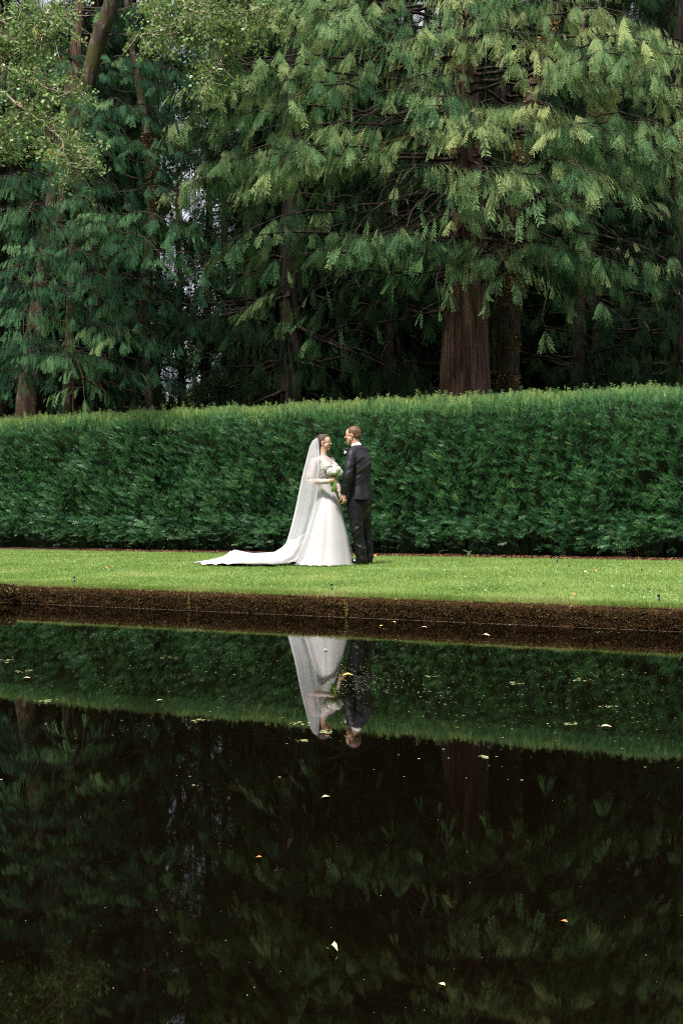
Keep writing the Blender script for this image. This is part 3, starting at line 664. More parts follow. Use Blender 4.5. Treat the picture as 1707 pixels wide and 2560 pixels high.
def trunk_mesh(pts, rad, n=20, flute=.06, seed=0, sub=5):
    pts = np.asarray(pts, float); s = np.linspace(0, len(pts)-1, (len(pts)-1)*sub+1)
    P = np.stack([np.interp(s, np.arange(len(pts)), pts[:, k]) for k in range(3)], 1); rd = np.interp(s, np.arange(len(pts)), rad)
    V, f, _ = tube(P, rd, n, True); m = len(P); a = np.tile(np.arange(n)/n*6.283, m); zz = np.repeat(np.arange(m), n)
    r = rng(seed); k = 1+flute*(np.sin(a*5+r.random()*6+zz*.05)+.6*np.sin(a*9+zz*.07+r.random()*6))/1.6+.02*r.normal(size=m*n)
    c = np.repeat(P, n, 0); V[:m*n] = c+(V[:m*n]-c)*k[:, None]
    return V, f
def crown(nm, leaf, wood, mat_l, mat_w, t):
    V1, f1, t1 = leaf; V2, f2, _ = wood; V = np.concatenate([V1, V2]); f = np.concatenate([f1, f2+len(V1)])
    me = mesh_np(nm, V, f, np.concatenate([t1, np.zeros(len(V2))])); mi = np.concatenate([np.zeros(len(f1), np.int32), np.ones(len(f2), np.int32)])
    if len(mi) == len(me.polygons): me.polygons.foreach_set('material_index', mi)
    sm = mi.astype(bool); me.polygons.foreach_set('use_smooth', sm) if len(sm) == len(me.polygons) else None
    if t is None: me.materials.append(mat_l); me.materials.append(mat_w); return me
    o = link('crown', me, mat_l, t); me.materials.append(mat_w)
    if len(mi) == len(me.polygons): me.polygons.foreach_set('material_index', mi)
    return o
def tree(name, base, label, cat='tree', group=None): return thing(name, base, label, cat, group)

# ---- the great cedar behind the hedge
def great_cedar():
    X0, Y0 = at(1158, 980, 24.0)[:2]
    t = tree('red_cedar', (X0, Y0, .25), 'huge cedar with thick reddish furrowed trunk and wide drooping boughs')
    V, f = trunk_mesh([(X0, Y0, 0), (X0, Y0, 1.2), (X0, Y0, 3), (X0+.08, Y0, 7), (X0-.02, Y0, 12), (X0-.1, Y0, 20)], [.80, .70, .63, .46, .34, .12], 40, .075, 3)
    link('trunk', mesh_np('cedar_trunk', V, f, smooth=True), M['cedar_bark'], t)
    s = Sprays(101, FR_HI); r = s.r
    # limbs laid out tier by tier; azimuth 0 = to the right, -90 = toward the pond
    tiers = [(6.6, 4.3, 1.0, 6), (7.6, 4.9, 1.5, 8), (8.7, 5.9, 1.8, 10), (9.9, 6.6, 1.7, 12), (11.2, 6.6, 1.4, 13), (12.6, 6.0, .9, 12), (14.2, 5.3, .7, 11), (16, 4.6, .4, 9)]
    for k, (zt, L, dr, n) in enumerate(tiers):
        for j in range(n):
            az = -205+230*(j+.5*r.random()+.25*(k % 2))/n; a = R(az); LL = L*r.uniform(.72, 1.08)
            if k <= 1 and -115 < az < -60: LL *= .72
            z = zt+r.uniform(-.55, .55); tip = np.array([X0+math.cos(a)*LL, Y0+math.sin(a)*LL, z-dr*r.uniform(.3, 1.7)])
            s.limb((X0+math.cos(a)*.3, Y0+math.sin(a)*.3, z+.5), tip, .045, .11, int(LL*2.1), (.7, 1.6), tint=.05+.062*k+r.normal(0, .06), dens=.10)  # tint paints sunlight on the higher tiers and shade on the lower ones
    # boughs the photograph shows clearly: tip column, row, depth, start height
    for px, py, Y, z0, tn in [(478, 440, 21.5, 9.5, .3), (560, 640, 22, 7.6, .12), (640, 690, 21.4, 7.2, .16), (930, 610, 21, 7.6, .12), (1130, 560, 19.6, 8.2, .36), (1060, 640, 20.8, 7.4, .12), (820, 720, 21.6, 6.8, .12), (760, 880, 22.6, 6.0, .04),
                              (1630, 110, 19.5, 11, .4), (1620, 670, 21.5, 7.2, .14), (1430, 640, 21.4, 7.2, .10), (1000, 130, 19.5, 12, .34), (880, 330, 18.8, 10, .46), (1200, 330, 18.2, 10.2, .44), (1420, 330, 18.4, 10.4, .46), (1330, 130, 18.8, 12, .42),
                              (600, 200, 20.5, 12, .3), (560, 330, 20.4, 10.6, .36), (700, 420, 19.6, 9.6, .34), (1500, 460, 19.2, 9.2, .3), (1230, 480, 18.6, 9, .32), (1000, 470, 18.9, 9, .3), (1680, 330, 20, 10, .25), (760, 90, 20, 12.6, .3), (540, 60, 21, 13.4, .2)]:
        tip = at(px, py, Y); s.limb((X0, Y0-.2, z0), tip, .05, .10, 13, (.6, 1.4), tint=tn, start=.35, dens=.09)  # tn lightens the sunlit upper boughs and darkens the shaded low ones by colour
    s.prune(0, 0, .232, .082, .190); s.prune(0, 0, .205, -.02, .32); s.prune(0, 0, .165, -.2, .32); s.prune(.292, 0, .352, .005, .105); s.prune(.262, 0, .312, .250, .36); s.prune(.215, 0, .262, -.06, .04); s.prune(.395, 0, .425, .00, .07)
    # bare hanging twigs, some ending in a tuft
    for px, py, Y, L, sp, dx in [(1362, 640, 19.5, 1.7, True, .05), (1120, 620, 19.2, .9, True, .0), (1270, 540, 19.3, 1.7, True, -.45), (960, 400, 19.4, 1.1, False, -.1), (1030, 380, 19.4, 1.3, False, -.1), (1270, 450, 19.3, .9, True, -.1), (1340, 470, 19.8, 1.2, False, .1), (1395, 480, 20, 1.3, False, -.15), (1210, 100, 19, 1.4, False, .1), (1370, 130, 19, 1.5, False, 0)]:
        s.hang(at(px, py, Y), L, .006, sp, .3, dx)
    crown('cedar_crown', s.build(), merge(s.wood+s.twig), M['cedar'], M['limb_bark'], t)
    print('great cedar', len(s.P))
great_cedar()

# ---- the left cedar with its leaning twin stem
def left_cedar():
    Y0 = 25.0; b_ = at(72, 1040, Y0); X0 = b_[0]
    t = tree('leaning_cedar', (X0, Y0, .25), 'tall leaning cedar at the left with rust and grey twin stems')
    pts = [at(60, 1300, Y0), at(72, 1000, Y0), at(100, 760, Y0), at(120, 600, Y0), at(138, 460, Y0), at(165, 280, Y0), at(190, 100, Y0), at(200, -40, Y0), at(230, -600, Y0)]
    px_r = [34, 32, 24, 18, 18, 15, 13, 12, 6]; V, f = trunk_mesh(pts, [q*Y0/F for q in px_r], 20, .08, 5)
    link('trunk', mesh_np('leaning_trunk', V, f, smooth=True), M['grey_bark'], t)
    pts = [at(140, 640, Y0-.1), at(158, 480, Y0-.1), at(182, 300, Y0-.1), at(190, 180, Y0-.1), at(197, 40, Y0-.1), at(205, -120, Y0)]
    V, f = trunk_mesh(pts, [q*Y0/F for q in [8, 15, 14, 13, 12, 10]], 14, .08, 6); link('stem', mesh_np('twin_stem', V, f, smooth=True), M['cedar_bark'], t)
    s = Sprays(202, FR_HI); r = s.r
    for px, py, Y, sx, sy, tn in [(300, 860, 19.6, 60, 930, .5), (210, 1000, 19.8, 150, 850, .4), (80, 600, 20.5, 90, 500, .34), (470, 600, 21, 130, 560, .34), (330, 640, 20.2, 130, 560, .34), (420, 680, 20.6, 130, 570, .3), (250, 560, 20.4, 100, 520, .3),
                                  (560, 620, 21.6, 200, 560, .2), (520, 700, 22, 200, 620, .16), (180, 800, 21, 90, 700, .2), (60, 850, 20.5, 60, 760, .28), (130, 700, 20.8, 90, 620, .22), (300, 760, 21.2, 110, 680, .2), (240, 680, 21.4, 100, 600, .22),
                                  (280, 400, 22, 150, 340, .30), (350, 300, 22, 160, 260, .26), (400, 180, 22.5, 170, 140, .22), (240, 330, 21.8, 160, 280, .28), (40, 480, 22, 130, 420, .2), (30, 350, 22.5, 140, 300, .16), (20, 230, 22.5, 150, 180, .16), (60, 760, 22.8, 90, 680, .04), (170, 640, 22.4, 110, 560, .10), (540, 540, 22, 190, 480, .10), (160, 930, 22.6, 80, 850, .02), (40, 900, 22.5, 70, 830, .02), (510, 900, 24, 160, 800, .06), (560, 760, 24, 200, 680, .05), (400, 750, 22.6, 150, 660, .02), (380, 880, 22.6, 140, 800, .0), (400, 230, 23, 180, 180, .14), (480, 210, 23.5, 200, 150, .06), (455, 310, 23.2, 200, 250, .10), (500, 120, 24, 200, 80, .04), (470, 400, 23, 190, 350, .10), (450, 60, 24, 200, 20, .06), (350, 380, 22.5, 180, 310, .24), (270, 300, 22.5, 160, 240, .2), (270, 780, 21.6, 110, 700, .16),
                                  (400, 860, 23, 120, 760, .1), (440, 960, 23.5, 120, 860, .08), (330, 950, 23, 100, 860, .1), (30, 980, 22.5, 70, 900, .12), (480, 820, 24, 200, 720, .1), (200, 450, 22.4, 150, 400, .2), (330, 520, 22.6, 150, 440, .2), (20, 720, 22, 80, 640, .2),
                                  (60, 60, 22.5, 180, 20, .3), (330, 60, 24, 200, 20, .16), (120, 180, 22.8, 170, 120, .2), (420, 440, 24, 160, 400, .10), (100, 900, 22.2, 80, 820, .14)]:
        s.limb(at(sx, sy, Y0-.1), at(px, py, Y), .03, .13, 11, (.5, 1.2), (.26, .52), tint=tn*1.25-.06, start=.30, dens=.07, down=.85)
    for px, py, Y, L, sp in [(130, 560, 21, 1.0, False), (205, 650, 21.5, .8, False), (180, 880, 20.4, .9, False), (262, 650, 21, .5, True)]: s.hang(at(px, py, Y), L, .006, sp)
    crown('leaning_crown', s.build(), merge(s.wood+s.twig), M['cedar_shaded'], M['limb_bark'], t)
    print('left cedar', len(s.P))
left_cedar()

# ---- broad-leaved alder whose boughs hang into the top left
def leaf_cluster(seed, n=9):
    r = rng(seed); V, f, t = [], [], []
    for k in range(n):
        c = np.array([r.uniform(0, 1), r.normal(0, .22), r.normal(0, .18)]); a = r.uniform(0, 6.28); L = r.uniform(.16, .34); d = nn(np.array([math.cos(a), math.sin(a), r.normal(0, .5)])); s_ = nn(np.cross(d, r.normal(size=3)))
        i = len(V); w_ = L*.36; tt = r.uniform(-.15, .25)
        pts = [c, c+d*L*.3+s_*w_*.9, c+d*L*.7+s_*w_*.8, c+d*L, c+d*L*.7-s_*w_*.8, c+d*L*.3-s_*w_*.9]
        V += [list(p) for p in pts]; f += [[i, i+1, i+2], [i, i+2, i+3], [i, i+3, i+4], [i, i+4, i+5]]; t += [tt]*6
    return np.array(V), np.array(f), np.array(t)
LC = [leaf_cluster(s) for s in range(6)]
def leafy(name, segs, seed, leafL, dens, tint, wood_r, mat_l, mat_w, t, twn=7, tw=(.35, .9)):
    r = rng(seed); wood = []; P, D, L, T = [], [], [], []
    for pts, r0 in segs:
        pts = np.asarray(pts, float); n = 16; s = np.linspace(0, len(pts)-1, n); C = np.stack([np.interp(s, np.arange(len(pts)), pts[:, k]) for k in range(3)], 1)
        C[1:] += r.normal(0, .05, (n-1, 3)); wood.append(tube(C, np.linspace(r0, r0*.25, n), 6, False))
        for j in range(3, n):
            for q in range(twn):
                d = nn(r.normal(size=3)*[1, .7, .7]+[0, 0, -.1]); l = r.uniform(*tw); e = C[j]+d*l+[0, 0, -.15*l]; mid = (C[j]+e)/2+r.normal(0, .06, 3)
                B_ = bez(C[j], mid, e, 6); wood.append(tube(B_, np.linspace(.010, .003, 6)*wood_r, 3, False))
                for m_ in range(1, 6):
                    if r.random() < dens: P.append(B_[m_]); D.append(nn(d+r.normal(0, .7, 3))); L.append(leafL*r.uniform(.7, 1.3)); T.append(tint+r.normal(0, .16))
    P, D, L, T = map(np.array, (P, D, L, T)); g_ = r.integers(0, 6, len(P)); parts = []
    for s in range(6):
        m_ = g_ == s; parts.append(inst(*LC[s], P[m_], basis(D[m_], r.normal(size=(m_.sum(), 3)), L[m_]), T[m_]))
    V, f, tt = merge(parts); crown(name+'_crown', (V, f, np.clip(tt, 0, 1)), merge(wood), mat_l, mat_w, t)
def alder():
    Y0 = 23.6; b_ = at(235, 1300, Y0); t = tree('alder_tree', (b_[0], Y0, .25), 'mossy alder with round pale leaves and lichened boughs at the top left')
    pts = [at(165, 1300, Y0), at(168, 1000, Y0), at(180, 700, Y0), at(196, 420, Y0), at(212, 230, Y0), at(240, 110, Y0), at(275, 10, Y0), at(300, -120, Y0), at(330, -600, Y0)]
    V, f = trunk_mesh(pts, [q*Y0/F for q in [13, 12, 12, 14, 19, 19, 18, 16, 5]], 16, .06, 8); link('trunk', mesh_np('alder_trunk', V, f, smooth=True), M['alder_bark'], t)
    a_ = lambda *l: [at(x, y, Y) for x, y, Y in l]
    segs = [(a_((290, -60, 23), (180, -40, 21), (80, 60, 19.5), (20, 130, 18.8)), .06), (a_((-60, 60, 19), (60, 110, 19), (125, 90, 18.8)), .05), (a_((-80, 150, 19), (40, 180, 18.8), (110, 220, 18.6), (190, 210, 18.4)), .045),
            (a_((-80, 200, 19), (30, 255, 18.8), (95, 300, 18.6), (150, 360, 18.3), (175, 415, 18.2)), .04), (a_((20, 240, 18.8), (90, 290, 18.7), (160, 350, 18.5), (215, 385, 18.4)), .03), (a_((-100, 60, 19), (0, 40, 19), (90, 20, 19), (170, 40, 19)), .045),
            (a_((290, -50, 23), (400, -40, 21), (480, 20, 20), (560, 60, 19.6)), .05), (a_((300, -40, 23), (380, 10, 21.5), (440, 60, 20.5), (350, 90, 20)), .04), (a_((420, -60, 21), (520, 30, 20), (620, 30, 19.6), (680, 10, 19.4)), .04),
            (a_((560, 30, 20), (590, 90, 19.9), (560, 140, 19.8), (515, 200, 19.7)), .02), (a_((-60, 280, 20), (-20, 320, 20), (20, 360, 20)), .02), (a_((480, 10, 20.5), (430, 60, 20.6), (470, 110, 20.6)), .025)]
    leafy('alder', segs, 303, .23, .37, .50, 1.0, M['broad'], M['lichen_twig'], t, 6, (.25, .7))
alder()

# ---- slim trunks between
def slim(name, pts, rad, mat, label, Y, n=12, group=None):
    P = [at(x, y, Y) for x, y in pts]; t = tree(name, (P[0][0], Y, .28), label, 'tree', group)
    V, f = trunk_mesh(P, [q*Y/F for q in rad], n, .05, int(pts[0][0])); link('trunk', mesh_np(name+'_trunk', V, f, smooth=True), mat, t); return t
def moss_sleeve(t, pts, rad, Y, n, seed, mat):
    r = rng(seed); P = np.array([at(x, y, Y) for x, y in pts]); s = r.uniform(0, len(P)-1, n); c = np.stack([np.interp(s, np.arange(len(P)), P[:, k]) for k in range(3)], 1); rd = np.interp(s, np.arange(len(P)), rad)*Y/F
    a = r.uniform(0, 6.28, n); q = np.stack([np.cos(a), np.sin(a), 0*a], 1); cl = fbm(c, seed, 1.5); k = cl > -.25; c, rd, q, cl = c[k], rd[k], q[k], cl[k]; n = len(c)
    V, f, tt = inst(np.array([[0, -.3, 0], [0, .3, 0], [1, 0, -.3]]), np.array([[0, 1, 2]]), np.zeros(3), c+q*rd[:, None], basis(q+r.normal(0, .5, (n, 3))+[0, 0, -.4], r.normal(size=(n, 3)), r.uniform(.04, .10, n)), np.clip(.5+.4*cl+r.normal(0, .2, n), 0, 1))
    o = link('moss', mesh_np('trunk_moss', V, f, tt), mat, t); o['kind'] = 'stuff'
p_ = [(1262, 1300), (1266, 960), (1272, 760), (1282, 600), (1305, 400), (1340, 200), (1385, 30), (1420, -200)]; q_ = [32, 30, 29, 26, 23, 21, 19, 12]
t_ = slim('mossy_trunk', p_, q_, M['alder_bark'], 'golden moss clad trunk just right of the great cedar trunk', 26.5); moss_sleeve(t_, p_, q_, 26.5, 9000, 5, M['golden_moss'])
p_ = [(385, 1300), (372, 980), (360, 800), (365, 700), (384, 560), (382, 430), (368, 330), (350, 230), (330, 120), (318, 0), (300, -300)]; q_ = [12, 12, 12, 14, 15, 15, 11, 10, 9, 8, 5]
t_ = slim('slender_trunk', p_, q_, M['grey_bark'], 'slender grey trunk with brown moss left of the sky gap', 27.5); moss_sleeve(t_, p_[4:7], q_[4:7], 27.5, 1200, 7, M['moss'])
slim('birch_tree', [(372, 1300), (371, 900), (370, 760), (366, 600)], [7, 6, 6, 4], M['birch_bark'], 'thin white birch trunk beside the slender grey trunk', 36)
t_ = slim('birch_tree', [(456, 1300), (455, 1000), (451, 820), (446, 640), (440, 300)], [9, 8, 7, 6, 4], M['birch_bark'], 'thin pale birch trunk in front of the bright young trees', 33)
moss_sleeve(t_, [(455, 1040), (455, 960), (453, 880)], [8, 8, 8], 33, 900, 9, M['moss'])
slim('small_trunk', [(178, 1300), (178, 980), (180, 860), (184, 700)], [9, 8, 7, 5], M['cedar_bark'], 'small rusty trunk low at the left behind the hedge', 27)
slim('dark_trunk', [(505, 1300), (510, 980), (518, 800), (522, 500), (528, 0)], [11, 11, 10, 8, 4], M['dark_bark'], 'thin black trunk standing in the sky gap', 34)
slim('dark_trunk', [(566, 1300), (566, 980), (562, 700), (556, 300), (556, -100)], [9, 9, 8, 7, 4], M['dark_bark'], 'thin black trunk at the right edge of the sky gap', 36)
slim('dark_trunk', [(1436, 1300), (1446, 900), (1452, 700), (1458, 500), (1460, 0)], [17, 15, 13, 11, 6], M['dark_bark'], 'black forked trunk in the shade at the right, left stem', 28)
slim('dark_trunk', [(1490, 1300), (1486, 900), (1480, 700), (1490, 500), (1500, 0)], [12, 10, 9, 8, 4], M['dark_bark'], 'thinner black trunk in the shade at the right', 28.6)
slim('dark_trunk', [(730, 1300), (732, 900), (728, 600), (730, 0)], [14, 13, 12, 8], M['dark_bark'], 'black trunk deep in the shade left of the great cedar', 31)
slim('dark_trunk', [(15, 1300), (20, 900), (28, 600), (40, 200)], [14, 13, 10, 7], M['dark_bark'], 'dark trunk at the far left edge', 31)

# ------------------------------------------------------------------ forest behind: shared crowns
def forest_proto(seed, H, Rr, z0, dens=1.0):
    s = Sprays(seed, FR_MD); r = s.r; z = z0
    while z < H-.6:
        q = (z-z0)/(H-z0); L = Rr*(1-q)**.75*(.75+.25*min(1, q*6)); n = 7 if q < .75 else 5
        for j in range(n):
            a = r.uniform(0, 6.28); LL = L*r.uniform(.65, 1.1)+.25
            s.limb((0, 0, z), (math.cos(a)*LL, math.sin(a)*LL, z-LL*r.uniform(.15, .5)), .045*(1-q)+.012, .08, max(3, int(LL*2.0*dens)), (.6, 1.25), (.5, .85), tint=.35, start=.12, dens=.19, down=.8)
        z += .62+.2*r.random()
    V, f, t = s.build(); W = merge(s.wood); TV, TF = trunk_mesh([(0, 0, -.4), (0, 0, H*.3), (.1, 0, H*.7), (0, 0, H)], [.34, .27, .14, .02], 12, .05, seed)
    a = crown('conifer_crown', (V, f, t), W, M['fir'], M['dark_bark'], None); c = mesh_np('conifer_trunk', TV, TF, smooth=True)
    c.materials.append(M['dark_bark']); return a, c
PR = [forest_proto(401, 24, 3.6, 1.2), forest_proto(402, 21, 3.2, 2.2), forest_proto(403, 26, 4.0, 3.0)]
def forest():
    r = rng(500); k = 0; spots = []
    for Y in (28.5, 32, 36, 41, 47):
        half = .42*Y+1; step = 2.9+.04*(Y-28)
        x = -half
        while x < half:
            X = x+r.uniform(-.8, .8); yy = Y+r.uniform(-1.2, 1.2); px = 853.5+X/yy*F; x += step
            m_ = 3.0/yy*F*.62
            if 395 < px+m_*.0 and px-m_*.0 < 600: continue        # the clearing through which the sky shows
            if 300 < px < 680 and Y > 30: 
                if abs(px-498) < 100+m_*.5: continue
            if abs(X-at(1158, 980, 24)[0]) < 1.6 and yy < 26.5: continue
            spots.append((X, yy))
    for X, Y, nar in [(x, y, 1.) for x, y in spots]+[((px-853.5)/F*Y, Y, nr) for px, Y, nr in ((630, 29.5, .62), (335, 31, .55), (395, 38, .35), (640, 34, .8))]:
        P = PR[k % 3]; k += 1
        deep = Y > 34
        t = thing('forest_conifer', (X, Y, float(lawn_z(w2v(X, Y)))), 'dark conifer standing deep in the wood behind the hedge', 'tree', 'dark conifers of the wood behind the hedge')
        sc = r.uniform(.85, 1.15); t.scale = (sc*nar, sc*nar, sc*r.uniform(.95, 1.15)); t.rotation_euler = (0, 0, r.uniform(0, 6.28))
        for nm, me in zip(('crown', 'trunk'), P):
            o = bpy.data.objects.new(nm, me); COL.objects.link(o); o.parent = t
    print('forest trees', len(spots))
forest()

# bright young trees in the clearing
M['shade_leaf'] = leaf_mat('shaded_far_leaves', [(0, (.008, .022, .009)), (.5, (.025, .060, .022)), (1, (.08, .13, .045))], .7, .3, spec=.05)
def bright(px, Y, top, label, seed, w_=2.0, nseg=9, LL=.34, leaf='bright_broad', dens=.75, zlo=.15, zhi=.75, name='young_maple'):
    c = at(px, 1290, Y); z0 = float(lawn_z(w2v(c[0], Y))); t = tree(name, (c[0], Y, z0), label)
    r = rng(seed); H = top-z0; V, f = trunk_mesh([(c[0], Y, z0-.2), (c[0]+.1, Y, z0+H*.5), (c[0], Y, top-.5)], [.09, .06, .02], 8, .03, seed); link('trunk', mesh_np('young_trunk', V, f, smooth=True), M['birch_bark'], t)
    segs = []
    for k in range(nseg):
        a = r.uniform(0, 6.28); z = z0+H*r.uniform(zlo, zhi); L = w_*r.uniform(.5, 1); p = np.array([c[0], Y, z]); e = p+[math.cos(a)*L, math.sin(a)*L, r.uniform(.2, 1.0)]
        segs.append(([p, (p+e)/2+[0, 0, .15], e], .03))
    leafy('young', segs, seed+1, LL, dens, .5, 1.2, M[leaf], M['twig'], t, 5, (.4, 1.0))
bright(430, 44, 6.2, 'sunlit young broadleaf tree in the clearing behind the birch', 601)
bright(486, 50, 5.0, 'low bright leafy tree at the right of the clearing', 603, 1.7)
bright(330, 40, 6.5, 'sunlit young broadleaf tree glimpsed left of the birches', 605)
bright(420, 60, 11.5, 'taller pale leafy tree far back in the clearing', 607, 3.0)
bright(1385, 46, 9.5, 'dim leafy tree glimpsed right of the mossy trunk', 609, 2.4)
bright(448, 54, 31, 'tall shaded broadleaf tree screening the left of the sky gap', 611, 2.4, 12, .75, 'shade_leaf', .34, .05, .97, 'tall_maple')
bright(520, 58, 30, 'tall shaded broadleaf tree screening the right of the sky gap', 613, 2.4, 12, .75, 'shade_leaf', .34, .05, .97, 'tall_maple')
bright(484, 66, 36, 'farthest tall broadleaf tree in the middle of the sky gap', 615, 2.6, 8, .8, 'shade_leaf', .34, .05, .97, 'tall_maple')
# ------------------------------------------------------------------ people
GZ = 0.283                       # turf under their feet
YP = 13.3
def r1(x, y): return x/563.8-1.997, 2.277-y/563.8       # measured on the enlarged photograph -> metres in the plane of the couple
def r2(x, y): return x/1332.8-.607, 2.223-y/1332.8
def P2(x, y, dy): a, b_ = r2(x, y); return np.array([a, YP+dy, b_])
def P1(x, y, dy): a, b_ = r1(x, y); return np.array([a, YP+dy, b_])
def loft(secs, n=28, close=True):
    """secs: (centre, halfwidth a, halfdepth b, width direction angle, power)"""
    V = []; a = np.arange(n)/n*2*math.pi
    for c, A, Bq, ang, p in secs:
        ca, sa = np.cos(a), np.sin(a); x = A*np.sign(ca)*abs(ca)**(2/p); y = Bq*np.sign(sa)*abs(sa)**(2/p)
        V.append(np.stack([c[0]+x*math.cos(ang)-y*math.sin(ang), c[1]+x*math.sin(ang)+y*math.cos(ang), np.full(n, c[2])], 1))
    m = len(V); V = np.concatenate(V); i = np.arange(m-1)[:, None]*n; k = np.arange(n)[None]; k2 = (k+1) % n
    q = np.stack([i+k, i+k2, i+n+k2, i+n+k], -1).reshape(-1, 4); f = np.concatenate([q[:, [0, 1, 2]], q[:, [0, 2, 3]]])
    if close:
        V = np.vstack([V, secs[0][0], secs[-1][0]]); c0 = m*n
        e0 = np.stack([np.full(n, c0), (np.arange(n)+1) % n, np.arange(n)], -1); b0 = (m-1)*n
        e1 = np.stack([np.full(n, c0+1), b0+np.arange(n), b0+(np.arange(n)+1) % n], -1); f = np.concatenate([f, e0, e1])
    return V, f, np.zeros(len(V))
def ell(c, rad, M3=None, n=14):
    u = np.linspace(0, math.pi, n+1); V = []; 
    for i in range(1, n):
        a = np.arange(2*n)/(2*n)*6.28318; V.append(np.stack([np.sin(u[i])*np.cos(a), np.sin(u[i])*np.sin(a), np.full(2*n, np.cos(u[i]))], 1))
    V = np.concatenate(V); k = np.arange(2*n); k2 = (k+1) % (2*n); f = []
    for i in range(n-2):
        a0, b0 = i*2*n, (i+1)*2*n; f += [np.stack([a0+k, b0+k, b0+k2], 1), np.stack([a0+k, b0+k2, a0+k2], 1)]
    t0 = len(V); V = np.vstack([V, [0, 0, 1], [0, 0, -1]]); f += [np.stack([np.full(2*n, t0), k, k2], 1), np.stack([np.full(2*n, t0+1), (n-2)*2*n+k2, (n-2)*2*n+k], 1)]
    V = V*np.asarray(rad)
    if M3 is not None: V = V@M3.T
    return V+np.asarray(c), np.concatenate(f), np.zeros(len(V))
def limbt(pts, rad, n=14, sub=4):
    pts = np.asarray(pts, float); m = len(pts); s = np.linspace(0, m-1, (m-1)*sub+1)
    # smooth (catmull-rom) path
    def cr(A):
        A = np.asarray(A, float); out = []
        for q in s:
            i = min(int(q), m-2); u = q-i; p0 = A[max(i-1, 0)]; p1 = A[i]; p2 = A[i+1]; p3 = A[min(i+2, m-1)]
            out.append(.5*((2*p1)+(-p0+p2)*u+(2*p0-5*p1+4*p2-p3)*u*u+(-p0+3*p1-3*p2+p3)*u**3))
        return np.array(out)
    C = cr(pts); rd = np.maximum(cr(np.asarray(rad)[:, None])[:, 0], .002); V, f, t = tube(C, rd, n)
    parts = [(V, f, t), ell(C[0], [rd[0]]*3, n=8), ell(C[-1], [rd[-1]]*3, n=8)]
    return merge(parts)
def fuse(name, parts, vox, smooth=3, disp=None):
    """join closed pieces into ONE continuous surface"""
    V, f, _ = merge(parts); me = mesh_np(name, V, f); o = bpy.data.objects.new(name, me); COL.objects.link(o)
    md = o.modifiers.new('r', 'REMESH'); md.mode = 'VOXEL'; md.voxel_size = vox; md.use_smooth_shade = True
    if smooth: m2 = o.modifiers.new('s', 'SMOOTH'); m2.iterations = smooth; m2.factor = .5
    dg = bpy.context.evaluated_depsgraph_get(); ev = o.evaluated_get(dg); out = bpy.data.meshes.new_from_object(ev); bpy.data.objects.remove(o); bpy.data.meshes.remove(me); out.name = name
    if disp is not None:
        n = len(out.vertices); co = np.empty(n*3, np.float32); out.vertices.foreach_get('co', co); co = co.reshape(-1, 3); nr = np.empty(n*3, np.float32); out.vertices.foreach_get('normal', nr); nr = nr.reshape(-1, 3)
        co2 = co+nr*disp(co.astype(float))[:, None]; out.vertices.foreach_set('co', co2.astype(np.float32).ravel()); out.update()
    out.polygons.foreach_set('use_smooth', np.ones(len(out.polygons), bool)); return out
def rotm(yaw, pitch=0, roll=0): return np.array(Euler((roll, pitch, yaw)).to_matrix())
def head_parts(c, Mh, s, male):
    """head facing +x locally; s = height of the head"""
    E = lambda p, rad, M_=None: ell(np.asarray(c)+Mh@(np.array(p)*s), np.array(rad)*s, Mh if M_ is None else Mh@M_, 12)
    ps = [E((-.07, 0, .13), (.40, .315, .36)), E((.08, 0, .10), (.30, .26, .33)),          # cranium, forehead
          E((.10, 0, -.16), (.25, .235, .27)), E((.17, 0, -.33), (.16, .17 if male else .145, .13)),  # face, jaw
          E((.27, 0, -.405), (.075, .085, .065)),                                           # chin
          E((.385, 0, -.03), (.035, .035, .12), rotm(0, R(-22))), E((.435, 0, -.105), (.050, .042, .035)),  # nose
          E((.335, 0, .085), (.05, .17, .028)),                                              # brow ridge
          E((.325, 0, -.245), (.060, .085, .022)), E((.318, 0, -.285), (.058, .075, .024)),  # lips
          E((.25, .13, -.12), (.09, .07, .08)), E((.25, -.13, -.12), (.09, .07, .08))]      # cheeks
    for sg in (-1, 1):
        ps += [E((-.015, sg*.305, -.02), (.055, .022, .095), rotm(sg*R(14), R(8))), E((-.02, sg*.315, -.09), (.030, .02, .04))]
    return ps
def finger(base, d, bend_axis, L, r0, curls):
    """a finger of three bones"""
    p = np.array(base, float); d = nn(np.array(d, float)); pts = [p-d*.012, p.copy()]
    for k, (fr, cu) in enumerate(zip((.44, .31, .25), curls)):
        Rm = np.array(Matrix.Rotation(cu, 3, Vector(bend_axis))); d = Rm@d; p = p+d*L*fr; pts.append(p.copy())
    return limbt(pts, [r0, r0, r0*.95, r0*.85, r0*.7], 8, 3)
